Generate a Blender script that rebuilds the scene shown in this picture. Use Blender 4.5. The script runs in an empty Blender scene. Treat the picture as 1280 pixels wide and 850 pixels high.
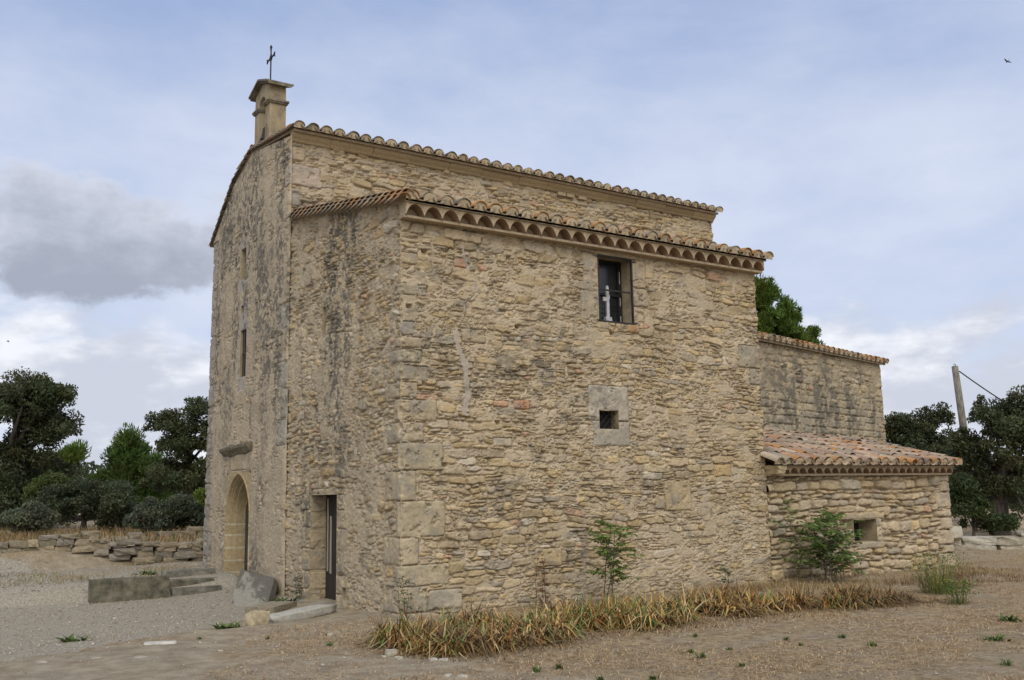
import bpy, math, random
import numpy as np
from mathutils import Matrix, Vector

rad = math.radians
S = bpy.context.scene
COL = S.collection
RNG = np.random.default_rng(7)
random.seed(7)

# ------------------------------------------------------------------ camera
CAM = np.array([-6.522, -12.748, 1.637])
FPX = 1219.705
def cam_axes(p, r, y):
    fw = np.array([math.cos(p)*math.cos(y), math.cos(p)*math.sin(y), math.sin(p)])
    rt = np.array([math.sin(y), -math.cos(y), 0.0]); up = np.cross(rt, fw)
    return (math.cos(r)*rt+math.sin(r)*up, -math.sin(r)*rt+math.cos(r)*up, fw)
RT, UP, FW = cam_axes(rad(9.02576), rad(-1.06356), rad(56.29057))
cd = bpy.data.cameras.new('camera'); cam = bpy.data.objects.new('camera', cd); COL.objects.link(cam)
cam.matrix_world = Matrix(((RT[0], UP[0], -FW[0], CAM[0]), (RT[1], UP[1], -FW[1], CAM[1]), (RT[2], UP[2], -FW[2], CAM[2]), (0, 0, 0, 1)))
cd.sensor_width = 36; cd.lens = FPX/1280*36; cd.clip_start = 0.1; cd.clip_end = 3000
S.camera = cam

def ray(px, py):                       # direction of a photo pixel, used to survey where things stand
    d = RT*(px-640)/FPX - UP*(py-425)/FPX + FW
    return d
def at(px, py, D): return CAM + ray(px, py)*D
def onx(px, py, x=0.0): d = ray(px, py); return CAM + d*(x-CAM[0])/d[0]
def ony(px, py, y=0.0): d = ray(px, py); return CAM + d*(y-CAM[1])/d[1]
def onz(px, py, z=0.0): d = ray(px, py); return CAM + d*(z-CAM[2])/d[2]

# ------------------------------------------------------------------ sky, sun, exposure
SUN_AZ, SUN_EL = 244.0, 44.0           # degrees: azimuth of the sun seen from the scene (x axis = 0), elevation
SUN_STRENGTH, SKY_STRENGTH = 1.1, 0.10
S.view_settings.view_transform = 'Standard'; S.view_settings.look = 'None'
S.view_settings.exposure = 0.30; S.view_settings.gamma = 1.0
S.view_settings.use_curve_mapping = False

W = bpy.data.worlds.new('World'); S.world = W; W.use_nodes = True
def build_world():
    nt = W.node_tree; nt.nodes.clear(); N = nt.nodes.new; L = nt.links.new
    out = N('ShaderNodeOutputWorld'); bg = N('ShaderNodeBackground'); L(bg.outputs[0], out.inputs[0])
    bg.inputs[1].default_value = SKY_STRENGTH
    sky = N('ShaderNodeTexSky'); sky.sky_type = 'NISHITA'; sky.sun_disc = False
    sky.sun_elevation = rad(SUN_EL); sky.sun_rotation = rad(90-SUN_AZ)
    sky.air_density = 1.0; sky.dust_density = 1.2; sky.ozone_density = 1.6
    tc = N('ShaderNodeTexCoord'); sep = N('ShaderNodeSeparateXYZ'); L(tc.outputs['Generated'], sep.inputs[0])
    def val(x):
        return x
    def m(op, a, b=None, c=None, clamp=False):
        n = N('ShaderNodeMath'); n.operation = op; n.use_clamp = clamp
        for i, v in enumerate((a, b, c)):
            if v is None: continue
            if isinstance(v, (int, float)): n.inputs[i].default_value = v
            else: L(v, n.inputs[i])
        return n.outputs[0]
    def smooth(v, lo, hi):
        n = N('ShaderNodeMapRange'); n.interpolation_type = 'SMOOTHSTEP'; L(v, n.inputs[0])
        n.inputs[1].default_value = lo; n.inputs[2].default_value = hi
        return n.outputs[0]
    az = m('ARCTAN2', sep.outputs[1], sep.outputs[0]); el = m('ARCSINE', sep.outputs[2])
    def noise(sx, sy, scale, detail, rough, off=0.0, dist=0.0):
        v = N('ShaderNodeCombineXYZ'); L(m('MULTIPLY_ADD', az, sx, off), v.inputs[0]); L(m('MULTIPLY', el, sy), v.inputs[1])
        n = N('ShaderNodeTexNoise'); n.inputs['Scale'].default_value = scale; n.inputs['Detail'].default_value = detail
        n.inputs['Roughness'].default_value = rough; n.inputs['Distortion'].default_value = dist; L(v.outputs[0], n.inputs['Vector'])
        return n.outputs['Fac']
    def mix(fac, a, b):
        n = N('ShaderNodeMix'); n.data_type = 'RGBA'
        if isinstance(fac, float): n.inputs[0].default_value = fac
        else: L(fac, n.inputs[0])
        for i, v in ((6, a), (7, b)):
            if isinstance(v, tuple): n.inputs[i].default_value = (*v, 1)
            else: L(v, n.inputs[i])
        return n.outputs[2]
    k = 1.0/SKY_STRENGTH/1.16
    col = mix(0.60, sky.outputs[0], (0.335*k, 0.455*k, 0.77*k))
    # thin high veil, thicker low down
    veil = noise(1.0, 2.0, 2.4, 8, 0.60, 3.1, 0.12)
    hz = m('SUBTRACT', 1.0, smooth(el, 0.08, 0.70))
    v1 = m('ADD', m('MULTIPLY', smooth(veil, 0.30, 0.78), 0.75), m('MULTIPLY', hz, 0.75))
    col = mix(m('MULTIPLY', v1, 0.72, None, True), col, (0.68*k, 0.73*k, 0.86*k))
    # low bank of cumulus round the horizon
    lowm = m('SUBTRACT', 1.0, smooth(el, 0.10, 0.30))
    n2 = noise(1.0, 2.0, 5.5, 8, 0.58, 7.3, 0.3)
    low = m('MULTIPLY', smooth(m('MULTIPLY_ADD', lowm, 0.24, n2), 0.58, 0.76), smooth(lowm, 0.02, 0.4))
    n3 = noise(1.0, 2.2, 7.0, 5, 0.6, 1.7)
    lowc = mix(smooth(n3, 0.40, 0.62), (0.58*k, 0.61*k, 0.70*k), (0.92*k, 0.93*k, 0.97*k))
    col = mix(m('MULTIPLY', low, 0.85), col, lowc)
    # one grey cumulus
    d = ray(110, 292); d = d/np.linalg.norm(d); a0 = math.atan2(d[1], d[0]); e0 = math.asin(d[2])
    da = m('DIVIDE', m('SUBTRACT', az, a0), 0.165); de = m('DIVIDE', m('SUBTRACT', el, e0), 0.058)
    n4 = noise(1.0, 1.5, 8.0, 8, 0.58, 0.4, 0.1)
    # the base of the cloud slants, the top billows
    r2 = m('ADD', m('MULTIPLY', da, da), m('MULTIPLY', de, de))
    dens = m('ADD', m('SUBTRACT', 1.0, m('MULTIPLY', r2, 0.55)), m('MULTIPLY', m('SUBTRACT', n4, 0.5), 2.5))
    n6 = noise(1.0, 1.6, 21.0, 7, 0.6, 2.2, 0.1)
    dens = m('ADD', dens, m('MULTIPLY', m('SUBTRACT', n6, 0.5), 0.9))
    cl = smooth(dens, 0.30, 0.72)
    lit = m('ADD', m('MULTIPLY', de, 0.42), m('MULTIPLY', m('SUBTRACT', n4, 0.5), -1.3))
    n5 = noise(1.0, 1.6, 17.0, 6, 0.62, 4.4, 0.1)
    lit = m('ADD', lit, m('MULTIPLY', m('SUBTRACT', n5, 0.5), 1.3))
    cc = mix(smooth(lit, -0.55, 0.75), (0.35*k, 0.385*k, 0.47*k), (0.66*k, 0.70*k, 0.80*k))
    col = mix(m('MULTIPLY', cl, 0.93), col, cc)
    # glow added round the hidden sun, behind the camera, to brighten the walls
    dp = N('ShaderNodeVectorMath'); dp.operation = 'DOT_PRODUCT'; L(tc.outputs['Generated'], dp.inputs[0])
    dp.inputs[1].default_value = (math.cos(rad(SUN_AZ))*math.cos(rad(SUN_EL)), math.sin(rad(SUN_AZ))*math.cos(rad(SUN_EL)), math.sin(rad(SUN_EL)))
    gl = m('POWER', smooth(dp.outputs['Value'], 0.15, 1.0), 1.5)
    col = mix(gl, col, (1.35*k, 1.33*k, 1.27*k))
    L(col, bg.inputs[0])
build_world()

sl = bpy.data.lights.new('sun', 'SUN'); sl.energy = SUN_STRENGTH; sl.angle = rad(35); sl.color = (1.0, 0.95, 0.87)
so = bpy.data.objects.new('sun', sl); COL.objects.link(so)
sdir = Vector((math.cos(rad(SUN_AZ))*math.cos(rad(SUN_EL)), math.sin(rad(SUN_AZ))*math.cos(rad(SUN_EL)), math.sin(rad(SUN_EL))))
so.rotation_euler = sdir.to_track_quat('Z', 'Y').to_euler()

# ------------------------------------------------------------------ numpy noise
def _h(ix, iy, s):
    n = (ix*374761393 + iy*668265263 + s*974634777) & 0xffffffff
    n = ((n ^ (n >> 13))*1274126177) & 0xffffffff
    return ((n ^ (n >> 16)) & 0xffff)/65535.0
def vnoise(x, y, s=0):
    x = np.asarray(x, float); y = np.asarray(y, float)
    ix = np.floor(x).astype(np.int64); iy = np.floor(y).astype(np.int64)
    fx = x-ix; fy = y-iy; fx = fx*fx*fx*(fx*(fx*6-15)+10); fy = fy*fy*fy*(fy*(fy*6-15)+10)
    a = _h(ix, iy, s); b = _h(ix+1, iy, s); c = _h(ix, iy+1, s); d = _h(ix+1, iy+1, s)
    return (a+(b-a)*fx)*(1-fy)+(c+(d-c)*fx)*fy
def fbm(x, y, s=0, o=4, g=0.5):
    t = 0; a = 1; n = 0
    for i in range(o):
        t = t+a*vnoise(x*2**i+17.3*i, y*2**i-9.1*i, s+i*31); n += a; a *= g
    return t/n
def sst(v, lo, hi):
    t = np.clip((v-lo)/(hi-lo), 0, 1); return t*t*(3-2*t)

# ------------------------------------------------------------------ materials
def mat_attr(name, rough=0.92, var=0.25, scale=18.0, bump=0.25, bdist=0.01, spec=0.25, tint=None):
    """colour from the mesh attribute 'col', mottled by noise"""
    m = bpy.data.materials.new(name); m.use_nodes = True; nt = m.node_tree; N = nt.nodes.new; L = nt.links.new
    b = nt.nodes['Principled BSDF']; b.inputs['Roughness'].default_value = rough; b.inputs['Specular IOR Level'].default_value = spec
    a = N('ShaderNodeAttribute'); a.attribute_name = 'col'
    tc = N('ShaderNodeTexCoord')
    n1 = N('ShaderNodeTexNoise'); n1.inputs['Scale'].default_value = scale; n1.inputs['Detail'].default_value = 6; n1.inputs['Roughness'].default_value = 0.65
    L(tc.outputs['Object'], n1.inputs['Vector'])
    mr = N('ShaderNodeMapRange'); mr.inputs[1].default_value = 0.25; mr.inputs[2].default_value = 0.75
    mr.inputs[3].default_value = 1-var; mr.inputs[4].default_value = 1+var; L(n1.outputs['Fac'], mr.inputs[0])
    mx = N('ShaderNodeVectorMath'); mx.operation = 'SCALE'; L(a.outputs['Color'], mx.inputs[0]); L(mr.outputs[0], mx.inputs['Scale'])
    L(mx.outputs[0], b.inputs['Base Color'])
    if bump:
        n2 = N('ShaderNodeTexNoise'); n2.inputs['Scale'].default_value = scale*3; n2.inputs['Detail'].default_value = 5; L(tc.outputs['Object'], n2.inputs['Vector'])
        bp = N('ShaderNodeBump'); bp.inputs['Strength'].default_value = bump; bp.inputs['Distance'].default_value = bdist
        L(n2.outputs['Fac'], bp.inputs['Height']); L(bp.outputs[0], b.inputs['Normal'])
    return m
def mat_noise(name, c1, c2, scale=8.0, rough=0.9, bump=0.3, bdist=0.01, metal=0.0, spec=0.3, lo=0.35, hi=0.65, stretch=(1, 1, 1), c3=None):
    m = bpy.data.materials.new(name); m.use_nodes = True; nt = m.node_tree; N = nt.nodes.new; L = nt.links.new
    b = nt.nodes['Principled BSDF']; b.inputs['Roughness'].default_value = rough; b.inputs['Metallic'].default_value = metal; b.inputs['Specular IOR Level'].default_value = spec
    tc = N('ShaderNodeTexCoord'); mp = N('ShaderNodeMapping'); mp.inputs['Scale'].default_value = stretch; L(tc.outputs['Object'], mp.inputs[0])
    n1 = N('ShaderNodeTexNoise'); n1.inputs['Scale'].default_value = scale; n1.inputs['Detail'].default_value = 7; n1.inputs['Roughness'].default_value = 0.65; L(mp.outputs[0], n1.inputs['Vector'])
    r = N('ShaderNodeValToRGB'); r.color_ramp.elements[0].position = lo; r.color_ramp.elements[1].position = hi
    r.color_ramp.elements[0].color = (*c1, 1); r.color_ramp.elements[1].color = (*c2, 1)
    if c3:
        e = r.color_ramp.elements.new((lo+hi)/2); e.color = (*c3, 1)
    L(n1.outputs['Fac'], r.inputs[0]); L(r.outputs[0], b.inputs['Base Color'])
    if bump:
        n2 = N('ShaderNodeTexNoise'); n2.inputs['Scale'].default_value = scale*4; n2.inputs['Detail'].default_value = 5; L(mp.outputs[0], n2.inputs['Vector'])
        bp = N('ShaderNodeBump'); bp.inputs['Strength'].default_value = bump; bp.inputs['Distance'].default_value = bdist
        L(n2.outputs['Fac'], bp.inputs['Height']); L(bp.outputs[0], b.inputs['Normal'])
    return m
M = {}
M['stone'] = mat_attr('stone', var=0.20, scale=22, bump=0.45, bdist=0.012)
M['tile'] = mat_attr('tile', var=0.32, scale=26, bump=0.4, bdist=0.008, rough=0.88)
M['rock'] = mat_attr('rock', var=0.32, scale=14, bump=0.5, bdist=0.02)
M['leaf'] = mat_attr('leaf', var=0.18, scale=9, bump=0, rough=0.55, spec=0.35)
def leaf_translucent(m):
    nt = m.node_tree; b = nt.nodes['Principled BSDF']; out = nt.nodes['Material Output']; src = b.inputs['Base Color'].links[0].from_socket
    t = nt.nodes.new('ShaderNodeBsdfTranslucent'); nt.links.new(src, t.inputs['Color'])
    mx = nt.nodes.new('ShaderNodeMixShader'); mx.inputs[0].default_value = .35
    nt.links.new(b.outputs[0], mx.inputs[1]); nt.links.new(t.outputs[0], mx.inputs[2]); nt.links.new(mx.outputs[0], out.inputs[0])
leaf_translucent(M['leaf'])
M['blade'] = mat_attr('blade', var=0.15, scale=12, bump=0, rough=0.8, spec=0.15)
M['bark'] = mat_noise('bark', (.05, .042, .034), (.14, .12, .10), 9, stretch=(1, 1, .25), bump=.6, bdist=.03)
M['dressed'] = mat_noise('dressed', (.235, .19, .125), (.39, .325, .22), 6, bump=.45, bdist=.015, c3=(.325, .265, .175))
M['ashlar_grey'] = mat_noise('ashlar_grey', (.16, .135, .095), (.36, .30, .20), 4.5, bump=.4, bdist=.012, stretch=(1, 1, .5), c3=(.28, .225, .14))
M['mossy'] = mat_noise('mossy', (.055, .055, .042), (.21, .19, .15), 5, bump=.5, bdist=.02, c3=(.13, .12, .085))
M['cap'] = mat_noise('cap', (.07, .065, .05), (.22, .19, .13), 7, bump=.4, bdist=.012)
M['iron'] = mat_noise('iron', (.012, .012, .013), (.035, .03, .028), 20, rough=.6, bump=.3, bdist=.003)
M['door'] = mat_noise('door', (.018, .015, .013), (.045, .038, .032), 6, rough=.75, stretch=(6, 6, .6), bump=.4, bdist=.004)
M['greydoor'] = mat_noise('greydoor', (.03, .027, .024), (.075, .068, .06), 6, rough=.85, stretch=(8, 8, .5), bump=.4, bdist=.004)
M['litwood'] = mat_noise('litwood', (.26, .22, .17), (.42, .37, .30), 8, stretch=(4, 4, .5), bump=.2, bdist=.003)
M['white'] = mat_noise('white', (.30, .31, .33), (.46, .47, .49), 14, rough=.6, bump=.1, bdist=.002)
M['dark'] = mat_noise('dark', (.010, .010, .011), (.022, .021, .021), 4, rough=.9, bump=0)
M['glass'] = mat_noise('glass', (.012, .013, .016), (.03, .032, .036), 3, rough=.22, bump=0, spec=.5)
M['pole'] = mat_noise('pole', (.10, .09, .075), (.26, .24, .205), 5, stretch=(3, 3, .3), bump=.3, bdist=.01)
M['wire'] = mat_noise('wire', (.012, .012, .012), (.03, .03, .03), 5, bump=0)
M['bird'] = mat_noise('bird', (.02, .02, .025), (.05, .045, .045), 20, bump=0)

# ------------------------------------------------------------------ object helpers
def link(o, parent=None):
    COL.objects.link(o)
    if parent is not None: o.parent = parent
    return o
def tag(o, label=None, cat=None, group=None, kind=None):
    if label: o['label'] = label
    if cat: o['category'] = cat
    if group: o['group'] = group
    if kind: o['kind'] = kind
    return o
def thing(name, label, cat, loc=(0, 0, 0), group=None):
    o = bpy.data.objects.new(name, None); o.location = loc; o.empty_display_size = .2; COL.objects.link(o)
    return tag(o, label, cat, group)
def mesh_from(name, V, F, mat, parent=None, cols=None, smooth=False, local=None):
    """V (n,3), F either (m,k) int array or list of tuples. local: world point the mesh is made relative to"""
    V = np.asarray(V, dtype=np.float32)
    if local is not None: V = V-np.asarray(local, dtype=np.float32)
    me = bpy.data.meshes.new(name)
    if isinstance(F, np.ndarray):
        k = F.shape[1]; n = len(F)
        me.vertices.add(len(V)); me.vertices.foreach_set('co', V.ravel())
        me.loops.add(n*k); me.loops.foreach_set('vertex_index', F.astype(np.int32).ravel())
        me.polygons.add(n); me.polygons.foreach_set('loop_start', np.arange(0, n*k, k, dtype=np.int32))
        me.update(calc_edges=True)
    else:
        me.from_pydata([tuple(map(float, v)) for v in V], [], [tuple(map(int, f)) for f in F]); me.update()
    if smooth: me.polygons.foreach_set('use_smooth', np.ones(len(me.polygons), dtype=bool))
    if cols is not None:
        cols = np.asarray(cols, dtype=np.float32)
        c4 = np.ones((len(V), 4), dtype=np.float32); c4[:, :3] = cols
        at_ = me.attributes.new('col', 'FLOAT_COLOR', 'POINT'); at_.data.foreach_set('color', c4.ravel())
    if mat is not None: me.materials.append(mat)
    o = bpy.data.objects.new(name, me); link(o, parent)
    return o
class MB:
    """collects quads / boxes / tubes, with a colour per vertex"""
    def __init__(s): s.v = []; s.f = []; s.c = []; s.n = 0
    def add(s, V, F, col=(1, 1, 1)):
        V = np.asarray(V, float); s.v.append(V)
        s.f += [tuple(int(i)+s.n for i in f) for f in F]
        c = np.asarray(col, float); s.c.append(np.tile(c, (len(V), 1)) if c.ndim == 1 else c)
        s.n += len(V)
    def box(s, a, b, col=(1, 1, 1), bev=0.0):
        (x0, y0, z0), (x1, y1, z1) = a, b
        V = [(x, y, z) for z in (z0, z1) for y in (y0, y1) for x in (x0, x1)]
        s.add(V, [(0, 2, 3, 1), (4, 5, 7, 6), (0, 1, 5, 4), (2, 6, 7, 3), (0, 4, 6, 2), (1, 3, 7, 5)], col)
    def tube(s, pts, rr, n=8, col=(1, 1, 1), cap=True):
        pts = [np.asarray(p, float) for p in pts]; rr = rr if hasattr(rr, '__len__') else [rr]*len(pts)
        V = []
        for i, p in enumerate(pts):
            t = pts[min(i+1, len(pts)-1)]-pts[max(i-1, 0)]; t = t/(np.linalg.norm(t)+1e-9)
            a = np.cross(t, (0, 0, 1) if abs(t[2]) < .9 else (1, 0, 0)); a /= np.linalg.norm(a); b = np.cross(t, a)
            for k in range(n):
                w = 2*math.pi*k/n; V.append(p+rr[i]*(math.cos(w)*a+math.sin(w)*b))
        F = [(i*n+k, i*n+(k+1) % n, (i+1)*n+(k+1) % n, (i+1)*n+k) for i in range(len(pts)-1) for k in range(n)]
        if cap: F += [tuple(range(n-1, -1, -1)), tuple((len(pts)-1)*n+k for k in range(n))]
        s.add(V, F, col)
    def build(s, name, mat, parent=None, smooth=False, cols=True, local=None, bevel=0.0):
        o = mesh_from(name, np.concatenate(s.v), s.f, mat, parent, np.concatenate(s.c) if cols else None, smooth, local)
        if bevel:
            md = o.modifiers.new('bevel', 'BEVEL'); md.width = bevel; md.segments = 2; md.limit_method = 'ANGLE'
        return o

# ------------------------------------------------------------------ masonry: real relief, one colour per stone
PAL_WARM = np.array([(.415, .330, .195), (.385, .300, .165), (.360, .285, .175), (.440, .365, .235), (.345, .285, .195), (.400, .300, .150), (.335, .290, .220), (.42, .335, .2)])
MORTAR = np.array((.405, .338, .228))
def lay_stones(u0, u1, z0, z1, p, rng):
    out = []
    z = z0-.1
    while z < z1+.1:
        h = float(np.clip(rng.lognormal(math.log(p['h']), .32), p['h']*.5, p['h']*1.9))
        u = u0-.3-rng.random()*.3
        while u < u1+.3:
            w = float(np.clip(h*rng.uniform(*p['asp']), .07, .62))
            if rng.random() < p['split']:
                k = rng.uniform(.35, .65)
                out.append((u+w/2, z+h*k/2, w/2, h*k/2)); out.append((u+w/2+rng.uniform(-.1, .1)*w, z+h*k+h*(1-k)/2, w/2, h*(1-k)/2))
            else:
                s = rng.uniform(.85, 1.2)
                out.append((u+w/2, z+h/2+rng.normal()*.1*h, w/2*s, h/2*s*rng.uniform(.9, 1.15)))
            u += w
        z += h
    return np.array(out)
def masonry(U, Z, p, blocks=(), seed=1, stain=None, special=None):
    """height and colour at the points U, Z of a wall (1-D arrays)"""
    rng = np.random.default_rng(seed)
    st = lay_stones(U.min(), U.max(), Z.min(), Z.max(), p, rng)
    st = st[np.argsort(st[:, 0])]; ns = len(st)
    wu = U+.075*(fbm(U*1.1, Z*1.3, seed+1, 2)-.5)+.085*(fbm(U*6, Z*8, seed+2, 4, .6)-.5)
    wz = Z+.17*(fbm(U*.7, Z*.9, seed+3, 2)-.5)+.062*(fbm(U*5, Z*9, seed+4, 4, .6)-.5)
    F1 = np.full(U.shape, 9.0); F2 = np.full(U.shape, 9.0); ID = np.zeros(U.shape, np.int32)
    rot = rng.normal(0, p.get('rot', .07), ns); cr, sr = np.cos(rot), np.sin(rot)
    order = np.argsort(wu); lo = 0; n = len(order); strip = .30
    edges = np.arange(wu.min(), wu.max()+strip, strip)
    su = wu[order]
    for e in edges:
        hi = np.searchsorted(su, e+strip)
        if hi <= lo: continue
        idx_all = order[lo:hi]; lo = hi
        cand = np.where(np.abs(st[:, 0]-(e+strip/2)) < .75)[0]
        zo = np.argsort(wz[idx_all]); idx_all = idx_all[zo]; sz = wz[idx_all]; l2 = 0
        for ze in np.arange(sz[0], sz[-1]+.5, .5):
            h2 = np.searchsorted(sz, ze+.5)
            if h2 <= l2: continue
            idx = idx_all[l2:h2]; l2 = h2
            c = cand[np.abs(st[cand, 1]-(ze+.25)) < .25+p['h']*4]
            if len(c) < 2: continue
            du = wu[idx][:, None]-st[c, 0][None]; dz = wz[idx][:, None]-st[c, 1][None]
            x = (du*cr[c]+dz*sr[c])/st[c, 2]; y = (-du*sr[c]+dz*cr[c])/st[c, 3]
            x *= x; y *= y
            f = x*x+y*y; f = np.sqrt(np.sqrt(f))
            i1 = np.argmin(f, 1); r = np.arange(len(idx)); a = f[r, i1]; f[r, i1] = 99
            F1[idx] = a; F2[idx] = f.min(1); ID[idx] = c[i1]
    a, b = st[ID, 2], st[ID, 3]
    d = np.minimum((F2-F1)*.5*np.sqrt(a*b)*.9, (p.get('gap', 1.12)-F1)*b)
    R, wv = p['relief'], p['bevel']
    prof = np.where(d > 0, 1-np.exp(-(np.maximum(d, 0)/wv)**1.5), np.maximum(d*6, -.6))
    off = rng.normal(0, p['off'], ns)[ID]; tk = p.get('tilt', 1.0); tu = rng.normal(0, .09*tk, ns)[ID]; tz = rng.normal(0, .12*tk, ns)[ID]
    rough = fbm(U*16, Z*22, seed+5, 4, .6)-.5
    lump = np.abs(fbm(U*5, Z*9, seed+15, 4, .6)-.5)*-1.6+.2
    hs = R*(prof-1)+off+tu*(U-st[ID, 0])+tz*(Z-st[ID, 1])+p.get('rough', .022)*rough+p.get('lump', .018)*lump
    mlow = fbm(U*.8, Z*1.0, seed+6, 3)
    cover = sst(mlow, .38, .62)                       # 0 raked .. 1 mortar smeared over the stones
    if 'cover' in p: cover = np.clip(cover*p['cover'][1]+p['cover'][0], 0, 1.3)
    mlev = p['mdeep']*(cover-1)+p.get('mhi', .004)*cover+p.get('mn', .030)*(fbm(U*10, Z*15, seed+7, 5, .65)-.5)+.012*(fbm(U*28, Z*34, seed+8, 2)-.5)
    diff = hs-mlev
    H = np.maximum(hs, mlev)
    ston = sst(diff, -.002, .004)
    # shrinkage cracks round stones and open joints
    cn = fbm(U*2.3, Z*2.6, seed+9, 3)
    H -= p.get('crack', .014)*np.exp(-(diff/.0055)**2)*sst(cn, .34, .54)
    H -= p.get('open', .045)*np.exp(-(np.maximum(d, 0)/.0095)**2)*sst(fbm(U*3.1, Z*3.7, seed+10, 3), p.get('opent', .50), .68)
    pal = p.get('pal', PAL_WARM)
    cs = pal[rng.integers(0, len(pal), ns)]*.6+pal.mean(0)*.4; cs = cs*rng.uniform(.82, 1.13, (ns, 1))
    q = rng.random(ns)
    cs[q < .02] = (.40, .265, .17); cs[(q > .02) & (q < .05)] = (.46, .405, .30); cs[(q > .05) & (q < .11)] = (.31, .27, .195)
    C = cs[ID]*(1+.35*(fbm(U*6, Z*10, seed+11, 3)-.5))[:, None]
    mc = np.asarray(p.get('mortar', MORTAR))*(1+.35*(fbm(U*3, Z*3, seed+12, 4)-.5))[:, None]
    C = C*ston[:, None]+mc*(1-ston)[:, None]
    for (bu0, bu1, bz0, bz1, bh, bc) in blocks:
        q_ = np.where((U > bu0-.04) & (U < bu1+.04) & (Z > bz0-.04) & (Z < bz1+.04))[0]
        if len(q_) == 0: continue
        u_, z_ = U[q_], Z[q_]
        jit = .030*(fbm(u_*8+bu0*9, z_*8, seed+13, 4, .6)-.5)
        du_, dz_ = np.minimum(u_-bu0, bu1-u_), np.minimum(z_-bz0, bz1-z_)
        db = np.minimum(np.minimum(du_, dz_), (du_+dz_)*.707-.012)+jit
        ins = db > 0
        hb = bh-.02*np.exp(-(np.maximum(db, 0)/.014)**1.2)-.03*sst(fbm(u_*7+3, z_*7, seed+19, 4, .6), .60, .72)+.026*(fbm(u_*5, z_*5, seed+14+int(bz0*10), 5, .6)-.5)+.012*rough[q_]
        H[q_] = np.where(ins, hb, H[q_])
        bcol = np.asarray(bc)*(1+.5*(fbm(u_*6+bu0, z_*7, seed+16, 5, .6)-.5))[:, None]
        lk = (.6*sst(fbm(u_*4+bz0, z_*4, seed+18, 5, .65), .50, .64))[:, None]; bcol = bcol*(1-lk)+np.array((.255, .235, .19))*lk
        C[q_] = np.where(ins[:, None], bcol, C[q_])
        jn = (np.abs(db) < .008) & (fbm(u_*2.1+bz0, z_*2.7, seed+17, 2) > .36)
        H[q_] = np.where(jn, H[q_]-.025, H[q_])
    if special is not None: H, C = special(U, Z, H, C)
    C = C*np.array((1.0, .985, 1.03))
    if stain is not None:
        s = stain(U, Z)
        sc = np.array((.105, .098, .083))
        C = C*(1-s[:, None])+sc*s[:, None]
    return H, C
def snap(arr, edges):
    for e in edges:
        i = int(np.argmin(np.abs(arr-e))); arr[i] = e
    return arr
def build_wall(name, parent, u0, u1, z0, ztop, res, frame, p, holes=(), blocks=(), seed=1, stain=None, special=None, zmix=None, post=None, hshift=None):
    """frame = origin, u direction, outward normal. ztop: number or function of u; rows are straight below zmix, stretched above it"""
    O, ud, nd = (np.asarray(x, float) for x in frame)
    ru, rz = res
    nu = int(round((u1-u0)/ru))+1; us = snap(np.linspace(u0, u1, nu), [e for h in holes for e in h[:2]])
    zm = (float(ztop) if not callable(ztop) else zmix)
    nz = int(round((zm-z0)/rz))+1; zs = snap(np.linspace(z0, zm, nz), [e for h in holes for e in h[2:4] if z0 < e < zm])
    U = np.repeat(us[None], nz, 0); Z = np.repeat(zs[:, None], nu, 1)
    if callable(ztop):
        zt = ztop(us); k = int(math.ceil((zt.max()-zm)/rz)); t = (np.arange(1, k+1)/k)[:, None]
        U = np.concatenate([U, np.repeat(us[None], k, 0)]); Z = np.concatenate([Z, zm+t*(zt-zm)[None]]); nz += k
    Uf, Zf = U.ravel(), Z.ravel()
    H, C = masonry(Uf, Zf, p, blocks, seed, stain, special)
    keep = np.ones((nz-1, nu-1), bool)
    Uc = (U[:-1, :-1]+U[1:, 1:])/2; Zc = (Z[:-1, :-1]+Z[1:, 1:])/2
    for h in holes:
        keep &= ~((Uc > h[0]) & (Uc < h[1]) & (Zc > h[2]) & (Zc < h[3]))
        dx = np.maximum(np.maximum(h[0]-Uf, Uf-h[1]), 0); dz = np.maximum(np.maximum(h[2]-Zf, Zf-h[3]), 0)
        H = H*np.clip(np.hypot(dx, dz)/.022, 0, 1)
    if post is not None: Ux, H = post(Uf, Zf, H)
    else: Ux = Uf
    V = O[None]+Ux[:, None]*ud[None]+np.array((0, 0, 1.0))[None]*Zf[:, None]+H[:, None]*nd[None]
    I = np.arange(nz*nu).reshape(nz, nu)
    F = np.stack([I[:-1, :-1], I[:-1, 1:], I[1:, 1:], I[1:, :-1]], -1)[keep]
    if np.dot(np.cross(ud, (0, 0, 1)), nd) < 0: F = F[:, ::-1]
    used = np.zeros(len(V), bool); used[F.ravel()] = True; rm = np.cumsum(used)-1
    return mesh_from(name, V[used], rm[F], M['stone'], parent, C[used], True)
def reveal(name, parent, frame, h, depth, mat, back=None, front=0.0):
    """the four sides of an opening; back: material of a back face"""
    O, ud, nd = (np.asarray(x, float) for x in frame); u0, u1, z0, z1 = h[:4]
    P = lambda u, z, k: O+ud*u+np.array((0, 0, 1.0))*z-nd*k
    V = [P(u, z, k) for k in (front, depth) for (u, z) in ((u0, z0), (u1, z0), (u1, z1), (u0, z1))]
    F = [(0, 4, 5, 1), (1, 5, 6, 2), (2, 6, 7, 3), (3, 7, 4, 0)]
    if np.dot(np.cross(ud, (0, 0, 1)), nd) < 0: F = [f[::-1] for f in F]
    o = mesh_from(name, V, F, mat, parent)
    if back:
        b = mesh_from('back_panel', V[4:], [(0, 1, 2, 3)], back, o)
    return o

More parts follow.
